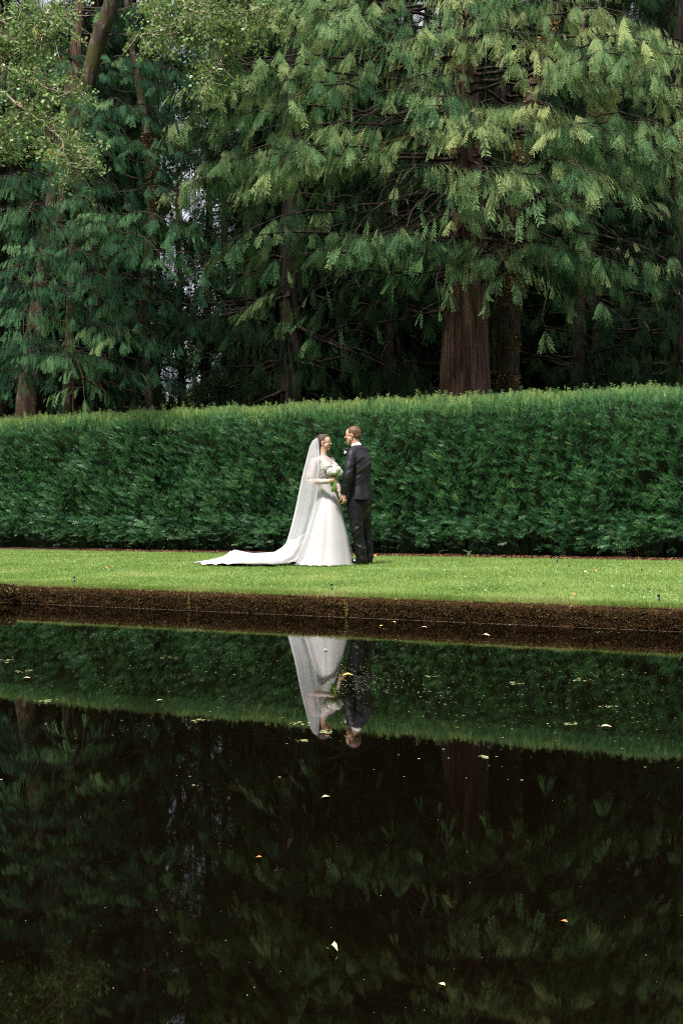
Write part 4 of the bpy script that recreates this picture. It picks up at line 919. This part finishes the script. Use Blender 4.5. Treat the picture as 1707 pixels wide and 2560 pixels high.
def hand(wrist, fwd, palm_n, thumb_side, L=.18, curls=(.5, .9, .6), spread=.02, tcurl=.4):
    """fwd: along the palm, palm_n: direction the palm faces, thumb_side: unit vector to the thumb"""
    f_ = nn(np.array(fwd, float)); n_ = np.array(palm_n, float); n_ = nn(n_-f_*(n_@f_)); s_ = np.cross(n_, f_); 
    if s_@np.array(thumb_side, float) < 0: s_ = -s_
    w = np.array(wrist, float); kn = w+f_*L*.50; ps = [limbt([w-f_*.02, w+f_*L*.2, kn], [.021, .026, .022], 10), ell(w+f_*L*.28, (.03, .03, .03), None, 8)]
    ps.append(limbt([w+f_*L*.18+s_*.018, kn+s_*.024], [.017, .013], 8)); ps.append(limbt([w+f_*L*.18-s_*.018, kn-s_*.026], [.016, .011], 8))
    ax = np.cross(f_, n_)
    for k, (off, ln) in enumerate(((.029, .92), (.010, 1.0), (-.010, .95), (-.028, .76))):
        ps.append(finger(kn+s_*off, f_+s_*off*1.2, ax, L*.47*ln, .0088-.0006*k, [c*(1+.06*k) for c in curls]))
    tb = w+f_*L*.16+s_*.026; td = nn(s_*.75+f_*.75+n_*.25); p1 = tb+td*L*.22; p2 = p1+nn(td+n_*tcurl+f_*.4)*L*.18; p3 = p2+nn(td*.4+n_*tcurl*1.4+f_*.6)*L*.13
    ps.append(limbt([w+f_*L*.06+s_*.01, tb, p1, p2, p3], [.017, .015, .0115, .0105, .0075], 8, 3))
    return ps

# ---------------------------------------------------------------- bride
def bride():
    bx_ = -.21; B0 = thing('person', (bx_, YP, GZ), 'woman in white lace wedding gown with long veil and train holding a bouquet', 'person')
    TW = math.atan2(.26, .23)     # direction of the shoulder line
    ce, se = math.cos(TW), math.sin(TW)
    hc = P2(500, 402, 0); Mh = rotm(R(-16), R(-2), 0); hs = .226
    sh_n = P2(345, 735, -.135); sh_f = P2(632, 712, .12); el = P2(250, 1095, -.175); wr = P2(575, 1110, -.265); hd = P2(640, 1090, -.275)
    elf = P2(706, 1075, .06); wrf = P2(782, 1300, .0); 
    tor = [(P2(495, 1290, 0), .085, .07, TW, 2.2), (P2(493, 1180, 0), .098, .080, TW, 2.2), (P2(488, 1080, 0), .116, .094, TW, 2.2), (P2(500, 960, 0), .142, .112, TW, 2.2), (P2(512, 860, -.005), .152, .122, TW, 2.2),
           (P2(505, 780, 0), .158, .108, TW, 2.2), (P2(492, 715, 0), .150, .085, TW, 2.1), (P2(482, 672, 0), .095, .062, TW, 2.0), (P2(482, 640, 0), .055, .050, TW, 2.0)]
    fdir = np.array([se, -ce, 0])
    bust = [ell(P2(520, 850, 0)+fdir*.085+np.array([ce, se, 0])*sg*.065, (.062, .062, .066)) for sg in (-1, 1)]
    neck = limbt([P2(485, 690, 0), P2(488, 620, 0), P2(492, 540, 0), P2(490, 450, 0)], [.052, .044, .045, .05], 16)
    armn = limbt([sh_n+[.02, .02, -.005], sh_n+[-.012, 0, -.04], (sh_n+el)/2+[-.005, 0, 0], el, (el+wr)/2+[0, 0, -.003], wr], [.045, .049, .041, .036, .034, .023])
    armf = limbt([sh_f, sh_f+[.012, 0, -.04], (sh_f+elf)/2, elf, (elf+wrf)/2, wrf], [.045, .047, .040, .035, .031, .022])
    hn = hand(wr, hd-wr+np.array([.02, -.01, .012]), (.25, .95, -.15), (0, .1, 1), .165, (.75, 1.05, .7), tcurl=.9)
    hf = hand(wrf, (.25, -.15, -.95), (.9, .3, .1), (.3, -1, 0), .16, (.35, .6, .4))
    legs = [limbt([P2(492+q, 1300, d), P2(505+q, 1700, d), P2(510+q, 2080, d), P2(515+q, 2480, d)], [.062, .058, .045, .035]) for q, d in ((-12, -.05), (12, .05))]
    feet = [limbt([P2(495+q, 2500, d), P2(600+q, 2560, d-.02)], [.035, .028]) for q, d in ((-30, -.08), (60, .08))]
    parts = [loft(tor)]+bust+[neck, armn, armf]+hn+hf+legs+feet+head_parts(hc, Mh, hs, False)
    o = link('body', fuse('bride_body', parts, .0052, 2), M['skin'], B0)
    H = lambda p: hc+Mh@(np.array(p)*hs)
    # hair: swept back into a low bun
    hp = [ell(H((-.095, 0, .145)), np.array((.405, .335, .385))*hs, Mh), ell(H((-.20, 0, -.03)), np.array((.30, .305, .34))*hs, Mh), ell(H((-.36, 0, -.20)), np.array((.18, .19, .19))*hs, Mh),
          ell(H((.06, 0, .30)), np.array((.25, .24, .20))*hs, Mh)]
    hm = fuse('bride_hair', hp, .005, 2, lambda c: .0015*np.sin((c-hc)@np.array([20, 60, 260])*1.0))
    # cut the hair off the face and the ears
    co = np.array([v.co for v in hm.vertices]); loc = (co-hc)@Mh/hs
    bm = bmesh.new(); bm.from_mesh(hm); bm.verts.ensure_lookup_table()
    x_, y_, z_ = loc[:, 0], loc[:, 1], loc[:, 2]; face = (x_ > .10+.55*np.clip(.30-abs(y_), 0, 1)*0+.40*(z_-.10)) & (z_ < .36) | ((x_ > -.075) & (z_ < .10) & (z_ > -.22) & (x_ > -.075+.5*abs(z_+.05)*0)) | ((z_ < -.12) & (x_ > -.12)) | (z_ < -.42)
    bmesh.ops.delete(bm, geom=[bm.verts[i] for i in np.nonzero(face)[0]], context='VERTS'); bm.to_mesh(hm); bm.free()
    link('hair', hm, M['hair_dark'], B0)
    # face details
    for sg in (-1, 1):
        for nm, p, rad, mt in (('eye', (.318, sg*.125, .03), (.030, .042, .020), 'eyewhite'), ('iris', (.343, sg*.125, .03), (.010, .018, .018), 'iris'), ('eyebrow', (.345, sg*.135, .105), (.014, .075, .012), 'brow')):
            V, f, _ = ell(H(p), np.array(rad)*hs, Mh, 8); link(nm, mesh_np(nm, V, f, smooth=True), M[mt], B0)
        V, f, _ = ell(H((-.02, sg*.33, -.135)), (.005, .005, .007), None, 8); link('earring', mesh_np('earring', V, f, smooth=True), M['pearl'], B0)
    V, f, _ = merge([ell(H((.340, 0, -.246)), np.array((.050, .085, .014))*hs, Mh@rotm(0), 8), ell(H((.333, 0, -.276)), np.array((.048, .070, .016))*hs, Mh, 8)]); link('lips', mesh_np('lips', V, f, smooth=True), M['lips'], B0)
    # bodice: lace over the torso, open V of sheer lace at the chest
    grow = lambda k: [(c, a+k, b_+k, ang, p) for c, a, b_, ang, p in tor]
    bod = fuse('bodice', [loft(grow(.010)[1:8])]+[ell(P2(520, 850, 0)+fdir*.085+np.array([ce, se, 0])*sg*.065, (.072, .072, .074)) for sg in (-1, 1)]+
               [ell(sh_n+[.022, .02, -.015], (.062, .06, .058)), ell(sh_f+[-.012, -.01, -.015], (.060, .058, .058))], .006, 2)
    co = np.array([v.co for v in bod.vertices]); rel = co-np.array(P2(500, 860, 0)); along = rel@np.array([ce, se, 0]); fr = rel@fdir; zz = rel[:, 2]
    cutm = (fr > 0) & (abs(along) < .008+.40*np.clip(zz+.02, 0, 1)) & (zz > -.02)
    bm = bmesh.new(); bm.from_mesh(bod); bm.verts.ensure_lookup_table(); bmesh.ops.delete(bm, geom=[bm.verts[i] for i in np.nonzero(cutm)[0]], context='VERTS'); bm.to_mesh(bod); bm.free()
    bo = link('bodice', bod, M['lace'], B0)
    V, f, _ = limbt([P2(484, 712, 0), P2(486, 665, 0), P2(488, 622, 0)], [.064, .053, .0475], 20); chest = loft(grow(.005)[4:9], 28, False)
    link('lace_collar', mesh_np('lace_collar', *merge([(V, f, _), chest])[:2], smooth=True), M['lace_sheer'], B0)
    # raised petals on the bodice
    r = rng(801); co = np.array([v.co for v in bod.vertices]); nr = np.array([v.normal for v in bod.vertices]); k = np.nonzero((co[:, 2]+np.array(B0.location)[2] > P2(0, 1010, 0)[2]) & (nr[:, 1] < .5))[0]; k = r.choice(k, min(520, len(k)), False)
    a = np.arange(5)/5*6.283; T = np.vstack([[0, 0, 0]]+[[[math.cos(q-.45)*.6, math.sin(q-.45)*.6, .12], [math.cos(q), math.sin(q), .30], [math.cos(q+.45)*.6, math.sin(q+.45)*.6, .12]] for q in a]); f5 = np.array([[0, 1+3*i, 2+3*i] for i in range(5)]+[[0, 2+3*i, 3+3*i] for i in range(5)])
    nd = nr[k]; tg = nn(np.cross(nd, r.normal(size=(len(k), 3)))); ba = np.stack([tg, np.cross(nd, tg), nd], 1)*r.uniform(.008, .017, len(k))[:, None, None]
    V, f, _ = inst(T, f5, np.zeros(len(T)), co[k]+nd*.002, ba); link('applique', mesh_np('applique', V, f), M['white_petal'], B0, True)
    # sleeves
    for nm, pts, rd in (('sleeve', [sh_n+[-.008, 0, -.02], sh_n+[-.016, 0, -.05], (sh_n+el)/2+[-.008, 0, 0], el+[-.004, 0, -.002], (el+wr)/2+[0, 0, -.006], wr+[-.012, 0, 0]], [.056, .060, .052, .045, .043, .030]),
                        ('sleeve', [sh_f+[.004, 0, -.03], (sh_f+elf)/2, elf, (elf+wrf)/2, wrf+[-.003, 0, .012]], [.052, .048, .042, .037, .029])):
        V, f, _ = limbt(pts, rd, 22, 6); nz = fbm(V, 803, 9, 3); c = V.copy(); V = V+np.stack([0*nz, 0*nz, nz*.004], 1); link(nm, mesh_np('sleeve', V, f, smooth=True), M['lace_sheer'], B0)
    V, f, _ = limbt([wr-nn(wr-el)*.045, wr-nn(wr-el)*.008], [.038, .031], 20); link('cuff', mesh_np('cuff', V, f, smooth=True), M['lace'], B0)
    # skirt
    def skirt(k, fold, seed, gap=1.0, n=220, zmin=0.0):
        rows = [(500, 930, 1050, .130), (545, 932, 1066, .140), (585, 930, 1085, .15), (640, 918, 1107, .20), (700, 905, 1126, .25), (770, 884, 1143, .30), (850, 862, 1165, .345), (920, 842, 1183, .38), (1000, 816, 1199, .42), (1050, 798, 1209, .45), (1085, 782, 1216, .475), (1112, 765, 1222, .50), (1122, 755, 1224, .515)]
        rr = rng(seed); ph = rr.random(6)*6.28; V = []; a = np.arange(n)/n*2*math.pi
        zt = np.linspace(0, len(rows)-1, 44); R_ = np.array(rows, float)
        for q in zt:
            y, xl, xr, dp = [np.interp(q, np.arange(len(rows)), R_[:, j]) for j in range(4)]
            Xl, Z = r1(xl, y); Xr, _z = r1(xr, y); t = q/(len(rows)-1); cx = (Xl+Xr)/2; rx = (Xr-Xl)/2*gap; ry = dp*gap
            fo = fold*t**.75*(.55*np.sin(a*9+ph[0]+.8*np.sin(a*2+ph[1])+t*.6)+.35*np.sin(a*17+ph[2]+t+1.5*np.sin(a*3))+.35*np.sin(a*7+ph[3]-t*.8))
            fo = fo*(.35+.65*np.clip(np.abs(np.sin(a*.5+ph[4])), .3, 1))
            x = cx+(rx+fo*.5)*np.cos(a); yy = YP+(ry+fo)*np.sin(a); z = np.full(n, max(Z, GZ+.012))
            if t > .93: z = z+.02*np.abs(np.sin(a*9+ph[5]))*(t-.93)/.07; x += .02*(t-.93)/.07*np.cos(a*3)
            V.append(np.stack([x, yy, z], 1))
        m = len(V); V = np.concatenate(V); i = np.arange(m-1)[:, None]*n; kk = np.arange(n)[None]; k2 = (kk+1) % n
        return V, np.stack([i+kk, i+k2, i+n+k2, i+n+kk], -1).reshape(-1, 4)
    V, f = skirt(0, .020, 5, .93); V[:, 0] -= .012*np.clip((1.2-V[:, 2]), 0, 1); sk = link('skirt', mesh_np('skirt', V, f, smooth=True), M['white_satin'], B0)
    V, f = skirt(0, .032, 9, 1.0); link('overskirt', mesh_np('overskirt', V, f, smooth=True), M['tulle'], sk, True)
    me = sk.children[0].data; co = np.empty(len(me.vertices)*3, np.float32); me.vertices.foreach_get('co', co); co = co.reshape(-1, 3)-np.array(B0.location, np.float32); me.vertices.foreach_set('co', co.ravel()); me.update()
    # train: silk lying in lengthwise folds over the grass
    nx, ny = 130, 70; X = np.linspace(-.42, -1.95, nx); s = np.linspace(-1, 1, ny); Xg, Sg = np.meshgrid(X, s, indexing='ij'); q = (-Xg-.42)/1.53
    hw = np.interp(Xg, [-1.95, -1.85, -1.6, -1.3, -.9, -.42], [.10, .24, .34, .40, .40, .10])*(1+.06*np.sin(q*22))
    Hh = np.interp(Xg, [-1.95, -1.75, -1.59, -1.46, -1.2, -.9, -.8, -.7, -.42], [.022, .05, .085, .15, .125, .13, .17, .24, .34])
    fo = np.abs(np.sin(Sg*5.5+1.3*np.sin(q*6+1)+2.5*q))**.7; fo2 = np.abs(np.sin(Sg*12+2.4*np.sin(q*8)+q*11))
    prof = np.clip(1-abs(Sg*.98+.02)**2.2, 0, 1); Z = GZ+.008+Hh*prof**.7*(.22+.60*fo+.26*fo2)*(.75+.5*prof)+.016*fo2*(1-prof)
    Yg = YP-.02+hw*Sg+.02*np.sin(q*9)+.08*q; Xg2 = Xg+.03*np.sin(Sg*7)*q+np.where(q > .9, (q-.9)*1.2*(abs(Sg)-.3), 0)
    V = np.stack([Xg2, Yg, Z], -1).reshape(-1, 3); i = np.arange(nx-1)[:, None]*ny; kk = np.arange(ny-1)[None]; f = np.stack([i+kk, i+kk+1, i+ny+kk+1, i+ny+kk], -1).reshape(-1, 4)
    link('train', mesh_np('train', V, f, smooth=True), M['train'], B0)
    # veil
    out = [(936, 166), (910, 185), (890, 222), (872, 290), (852, 370), (832, 450), (812, 545), (795, 640), (772, 740), (748, 840), (722, 930), (698, 985), (655, 1022), (560, 1038), (430, 1040), (300, 1034), (200, 1078)]
    inn = [(946, 166), (954, 190), (958, 235), (962, 290), (962, 380), (956, 460), (952, 560), (938, 660), (918, 760), (892, 850), (862, 930), (836, 1000), (805, 1060), (745, 1098), (640, 1108), (500, 1108), (380, 1108)]
    dep = [.05, .08, .11, .16, .21, .25, .265, .275, .28, .31, .34, .37, .40, .43, .44, .42, .36]
    n = 90; m = 100; V = []; tt = np.linspace(0, len(out)-1, m); O, I = np.array(out, float), np.array(inn, float); s = np.linspace(0, 1, n)
    for q in tt:
        g2 = lambda A, j: np.interp(q, np.arange(len(out)), A[:, j])
        Xl, Zl = r1(g2(O, 0), g2(O, 1)); Xr, Zr = r1(g2(I, 0), g2(I, 1)); d = np.interp(q, np.arange(len(out)), dep); t = q/(len(out)-1)
        ss = np.sin(math.pi*s)**.8; am = .013*min(1, t*2.2); rp = am*(np.sin(s*46+1.2*math.sin(t*2))+.7*np.sin(s*27+1+t)+.4*np.sin(s*80))
        x = Xr+(Xl-Xr)*ss+rp*ss*.8; z = Zr+(Zl-Zr)*ss; y = YP-d*np.cos(math.pi*s)*(1+0*s)+rp*np.cos(math.pi*s)-.0
        z = np.maximum(z, GZ+.02); V.append(np.stack([x, y, z], 1))
    V = np.concatenate(V); i = np.arange(m-1)[:, None]*n; kk = np.arange(n-1)[None]; f = np.stack([i+kk, i+kk+1, i+n+kk+1, i+n+kk], -1).reshape(-1, 4)
    link('veil', mesh_np('veil', V, f, smooth=True), M['veil'], B0)
    # bouquet
    hb = hd+np.array([.035, .02, .0]); bq = thing('bouquet', tuple(P2(690, 1290, -.28)), 'bouquet of round white flowers on long green stems held by the woman', 'bouquet')
    r = rng(811)
    for c, rad in ((P2(622, 935, -.29), .046), (P2(765, 945, -.27), .046), (P2(705, 900, -.24), .044), (P2(680, 945, -.31), .036), (P2(745, 895, -.30), .038), (P2(590, 955, -.27), .028)):
        n = 150; q = nn(r.normal(size=(n, 3))); tg = nn(np.cross(q, r.normal(size=(n, 3)))); ba = np.stack([tg, np.cross(q, tg), q], 1)*(rad*r.uniform(.42, .62, n))[:, None, None]
        V, f, _ = merge([inst(T, f5, np.zeros(len(T)), c+q*rad*.86, ba), ell(c, [rad*.84]*3, n=8)]); link('flower_head', mesh_np('flower_head', V, f), M['petal'], bq)
    parts = []
    for k in range(15):
        top = P2(700+r.normal(0, 22), 985, -.285+r.normal(0, .015)); mid = P2(702+r.normal(0, 8), 1085, -.287+r.normal(0, .008)); bot = P2(672+(k-7)*6.5, 1285+r.uniform(-12, 14), -.285+r.normal(0, .022)); V, f, _ = tube(bez(top, mid*1.0, bot, 6), [.0035]*6, 6); link('stem', mesh_np('stem', V, f, smooth=True), M['stem'], bq)
bride()

# ---------------------------------------------------------------- groom
def groom():
    B0 = thing('person', (.28, YP, GZ), 'man in black suit with short brown hair, seen from behind beside the woman', 'person')
    fa = math.atan2(.49, -.87); sa = fa-math.pi/2; cs, sn = math.cos(sa), math.sin(sa)     # facing, shoulder line
    fd = np.array([math.cos(fa), math.sin(fa), 0]); sd = np.array([math.cos(fa+math.pi/2), math.sin(fa+math.pi/2), 0])   # his left, toward the viewer
    hc = P2(1008, 272, 0); Mh = rotm(math.pi-R(10), R(3)); hs = .243
    C = lambda x, y, d=0: P2(x, y, d)
    shn = C(985, 610, -.165); shf = C(1235, 590, .15); eln = C(912, 1000, -.235); wrn = C(838, 1318, -.17); elf = C(1262, 960, .22); wrf = C(1100, 1230, .30)
    tor = [(C(1120, 1410), .175, .125, sa, 2.4), (C(1125, 1280), .170, .122, sa, 2.4), (C(1135, 1100), .150, .108, sa, 2.4), (C(1140, 950), .160, .115, sa, 2.4), (C(1130, 800), .180, .125, sa, 2.4), (C(1118, 680), .195, .118, sa, 2.4), (C(1108, 590), .190, .095, sa, 2.3), (C(1095, 530), .125, .078, sa, 2.1), (C(1085, 480), .070, .065, sa, 2.0)]
    thin = [(c, a*(.72 if i < 2 else .88), b_*(.72 if i < 2 else .88), an, p) for i, (c, a, b_, an, p) in enumerate(tor)]
    neck = limbt([C(1080, 540), C(1068, 470), C(1052, 400), C(1040, 320)], [.068, .060, .058, .06], 16)
    armp = ([shn, shn+[-.006, -.01, -.05], (shn+eln)/2, eln, (eln+wrn)/2, wrn], [.050, .052, .045, .040, .036, .027]); armq = ([shf, shf+[.01, .01, -.05], (shf+elf)/2, elf, (elf+wrf)/2, wrf], [.050, .052, .045, .040, .036, .027])
    hn = hand(wrn, (.22, .02, -.97), (-.6, .75, 0), (-.8, -.5, 0), .185, (.6, 1.0, .7)); hf = hand(wrf, (-.3, .2, -.9), (-.4, -.9, 0), (-.9, .3, 0), .185, (.3, .5, .3))
    def leg(hx, kx, ax, d0, d1, d2): return [P1(hx, 640, d0), P1((hx+kx)/2, 760, (d0+d1)/2), P1(kx, 865, d1), P1((kx+ax)/2+3, 965, (d1+d2)/2), P1(ax, 1066, d2)]
    Ln = leg(1218, 1243, 1273, -.075, -.10, -.10); Lf = leg(1285, 1306, 1322, .08, .085, .09)
    legs = [limbt(Ln, [.072, .066, .05, .045, .034]), limbt(Lf, [.072, .066, .05, .045, .034])]
    body = fuse('groom_body', [loft(thin), neck, limbt(*armp), limbt(*armq)]+hn+hf+legs+head_parts(hc, Mh, hs, True), .0052, 2)
    link('body', body, M['skin'], B0)
    H = lambda p: hc+Mh@(np.array(p)*hs)
    hp = [ell(H((-.085, 0, .150)), np.array((.405, .330, .370))*hs, Mh), ell(H((-.20, 0, -.02)), np.array((.285, .290, .30))*hs, Mh)]
    hm = fuse('groom_hair', hp, .005, 2, lambda c: .0010*fbm(c, 3, 12, 2)); co = np.array([v.co for v in hm.vertices]); loc = (co-hc)@Mh/hs; x_, y_, z_ = loc.T
    face = ((x_ > .16+.12*(z_-.3)) & (z_ < .43) & (x_ > .20-.9*(z_-.40)*0)) & (z_ < .40) | ((x_ > .02) & (z_ < .10)) | ((x_ > -.10) & (z_ < .03)) | (z_ < -.22)
    bm = bmesh.new(); bm.from_mesh(hm); bm.verts.ensure_lookup_table(); bmesh.ops.delete(bm, geom=[bm.verts[i] for i in np.nonzero(face)[0]], context='VERTS'); bm.to_mesh(hm); bm.free()
    link('hair', hm, M['hair_brown'], B0)
    for sg in (-1, 1):
        for nm, p, rad, mt in (('eye', (.322, sg*.125, .03), (.028, .040, .018), 'eyewhite'), ('iris', (.345, sg*.125, .03), (.010, .017, .017), 'iris'), ('eyebrow', (.352, sg*.135, .095), (.016, .080, .015), 'brow')):
            V, f, _ = ell(H(p), np.array(rad)*hs, Mh, 8); link(nm, mesh_np(nm, V, f, smooth=True), M[mt], B0)
    # shirt collar and cuff
    V, f, _ = limbt([C(1090, 512), C(1078, 478), C(1071, 458)], [.082, .073, .070], 26); link('shirt_collar', mesh_np('shirt_collar', V, f, smooth=True), M['shirt'], B0)
    dw = nn(wrn-eln); V, f, _ = limbt([wrn-dw*.04, wrn+dw*.004], [.034, .033], 18); link('shirt_cuff', mesh_np('shirt_cuff', V, f, smooth=True), M['shirt'], B0)
    V, f, _ = merge([ell(C(930, 525, -.02)+sd*.03, (.03, .02, .02)), ell(C(930, 525, -.02)-sd*.03, (.03, .02, .02))]); link('bow_tie', mesh_np('bow_tie', V, f, smooth=True), M['suit'], B0)
    # jacket
    jt = [(C(1128, 1425), .205, .155, sa, 2.5), (C(1130, 1380), .200, .150, sa, 2.5), (C(1130, 1280), .190, .142, sa, 2.5), (C(1136, 1120), .168, .124, sa, 2.5), (C(1140, 1000), .166, .122, sa, 2.5), (C(1136, 880), .180, .134, sa, 2.5), (C(1125, 760), .196, .138, sa, 2.5), (C(1116, 670), .206, .128, sa, 2.5), (C(1108, 600), .200, .104, sa, 2.3), (C(1098, 548), .152, .100, sa, 2.1), (C(1090, 515), .082, .078, sa, 2.0)]
    slv = ([shn+sd*.0, shn+[-.008, -.012, -.05], (shn+eln)/2, eln, (eln+wrn)/2+[.004, 0, 0], wrn-dw*.022], [.061, .066, .062, .057, .052, .045]); dq = nn(wrf-elf); slq = ([shf, shf+[.01, .01, -.05], (shf+elf)/2, elf, (elf+wrf)/2, wrf-dq*.02], [.060, .065, .060, .055, .050, .044])
    def folds(c):
        z = c[:, 2]; l = (c-C(1120, 900))@sd; d = .0045*fbm(c*[1, 1, 1.6], 31, 1.5, 3)+.016*np.exp(-((z-C(0, 900)[2])/.26)**2)*np.clip(fbm(c@np.array([[1, 0, .9], [0, 1, 0], [-.9, 0, 1]]).T*[1, 1, 3], 33, 1.9, 2), 0, 1)
        # slanting pulls below the arm and around the waist
        d += .006*np.sin((z*38+l*30))*np.exp(-((z-C(0, 900)[2])/.13)**2)*np.clip(l/.1, 0, 1)
        return d
    jk = fuse('jacket', [loft(jt, 40), limbt([C(1090, 545), (C(1090, 545)+shn)/2+[0, 0, .012], shn], [.080, .074, .060], 20), limbt([C(1095, 545), (C(1095, 545)+shf)/2+[0, 0, .012], shf], [.080, .074, .058], 20), limbt(*slv, 20), limbt(*slq, 20)], .007, 3, folds)
    jo = link('jacket', jk, M['suit'], B0)
    # centre vent and pocket seam
    bvh = BVHTree.FromPolygons([v.co.copy() for v in jk.vertices], [tuple(p.vertices) for p in jk.polygons])
    def seam(name, pts, r0):
        q = []
        for p in pts:
            l = Vector(p)-Vector(B0.location); hit = bvh.ray_cast(Vector((l[0], -2, l[2])), Vector((0, 1, 0)))[0]
            if hit: q.append(np.array(hit)+[0, -.0006, 0])
        if len(q) > 1: V, f, _ = tube(np.array(q), [r0]*len(q), 5); link(name, mesh_np(name, V, f), M['shoe'], jo, True)
    seam('back_vent', [C(1165+ (y-1120)*.05, y) for y in np.linspace(1130, 1425, 14)], .0028); seam('pocket', [C(x, 1085-(x-970)*.28) for x in np.linspace(968, 1040, 7)], .0035)
    seam('arm_seam', [C(1000+55*math.sin(t*1.5), 560+190*t) for t in np.linspace(0, 1, 9)], .0018)
    # collar of the jacket
    V, f, _ = limbt([C(1098, 548), C(1088, 512), C(1083, 496)], [.100, .083, .076], 30); link('jacket_collar', mesh_np('jacket_collar', V, f, smooth=True), M['suit'], jo, True)
    me = jo.children[-1].data
    for ch in jo.children:
        if ch.name.startswith('jacket_collar'):
            co = np.array([v.co for v in ch.data.vertices])-np.array(B0.location); ch.data.vertices.foreach_set('co', co.astype(np.float32).ravel()); ch.data.update()
    # trousers
    def tf(c):
        z = c[:, 2]; x = c[:, 0]; k3 = c@np.array([[1, 0, .7], [0, 1, 0], [-.7, 0, 1]]).T; d = .005*fbm(c*[1.3, 1.0, 1], 41, 1.3, 2)+.013*np.clip(fbm(k3*[1, 1, 3.0], 47, 1.7, 2)-.05, 0, 1)*np.clip((1.1-z)/.3, 0, 1)+.012*np.clip(fbm(c@np.array([[1, 0, -.8], [0, 1, 0], [.8, 0, 1]]).T*[1, 1, 3.0], 48, 1.9, 2)-.05, 0, 1)*np.clip((1.0-z)/.3, 0, 1)
        for zc, sl, am, w_ in ((.90, 2.4, .006, .13), (.72, -3.0, .0075, .11), (.55, 2.6, .006, .10), (.40, -2.0, .009, .07), (1.02, -2.4, .004, .10)): d += am*.9*np.sin((z+(x-.25)*sl*.45)*26+zc*9+fbm(c, 44, 1.2, 2)*3)*np.exp(-((z-zc)/(w_*1.3))**2)*np.clip(.3+.9*fbm(c, 45+int(zc*10), 1.0, 2), 0, 1.2)
        return d
    hips = loft([(C(1110, 1520), .125, .115, sa, 2.4), (C(1115, 1440), .155, .125, sa, 2.4), (C(1120, 1330), .150, .115, sa, 2.4)], 30)
    tr = fuse('trousers', [hips, ell((.250, YP, 1.105), (.150, .150, .15)), ell((.255, YP, .99), (.09, .12, .12)), limbt([P1(1222, 630, -.07), P1(1230, 700, -.08), P1(1238, 780, -.09), P1(1246, 865, -.10), P1(1262, 965, -.10), P1(1275, 1050, -.10), P1(1277, 1082, -.10)], [.105, .104, .096, .084, .077, .072, .070], 24),
                           limbt([P1(1282, 630, .08), P1(1290, 700, .08), P1(1298, 780, .085), P1(1306, 865, .09), P1(1318, 965, .09), P1(1322, 1050, .09), P1(1322, 1080, .09)], [.105, .104, .096, .084, .077, .072, .069], 24)], .007, 2, tf)
    link('trousers', tr, M['trousers'], B0)
    # shoes
    def shoe(hx, hy, ang, L=.29):
        d = np.array([math.cos(ang), math.sin(ang), 0]); s_ = np.array([-d[1], d[0], 0]); h = np.array([hx, YP+hy, GZ])
        ps = [ell(h+[0, 0, .045], (.04, .038, .05)), ell(h+d*L*.30+[0, 0, .045], (.085, .040, .045), rotm(ang)), ell(h+d*L*.62+[0, 0, .030], (.085, .047, .032), rotm(ang)), ell(h+d*L*.80+[0, 0, .024], (.060, .038, .026), rotm(ang)), ell(h+d*L*.15+[0, 0, .075], (.05, .042, .045), rotm(ang))]
        so = link('shoe', fuse('shoe', ps, .005, 2), M['shoe'], B0)
        n = 26; a = np.arange(n)/n*6.283; ox = np.where(np.cos(a) > 0, 1, 1)*np.cos(a)*L*.53+L*.40; wv = (.045-.012*(np.cos(a) < -.2))*np.sin(a); ring = h[None]+ox[:, None]*d+wv[:, None]*s_
        V = np.concatenate([ring+[0, 0, 0], ring+[0, 0, .014]]); k = np.arange(n); f = np.stack([k, (k+1) % n, (k+1) % n+n, k+n], 1); top = np.array([[0, i, i+1] for i in range(1, n-1)]); me = mesh_np('sole', V-np.array(B0.location), [f, top+n, top[:, ::-1]]); link('sole', me, M['black_plastic'], so, True)
    hx, _ = r1(1276, 0); shoe(hx, -.10, math.pi-.12); hx, _ = r1(1326, 0); shoe(hx, .085, math.pi-.55)
    # flower at the lapel
    bt = []; r = rng(820); c = C(884, 580, -.03); q = nn(r.normal(size=(20, 3))); tg = nn(np.cross(q, r.normal(size=(20, 3))))
    T = np.array([[0, -.5, 0], [0, .5, 0], [1, 0, .3]]); V, f, _ = merge([ell(c, (.020, .018, .022)), inst(T, np.array([[0, 1, 2]]), np.zeros(3), c+q*.014, np.stack([q, tg, np.cross(q, tg)], 1)*.016)]); link('boutonniere', mesh_np('boutonniere', V, f), M['petal'], B0)
groom()
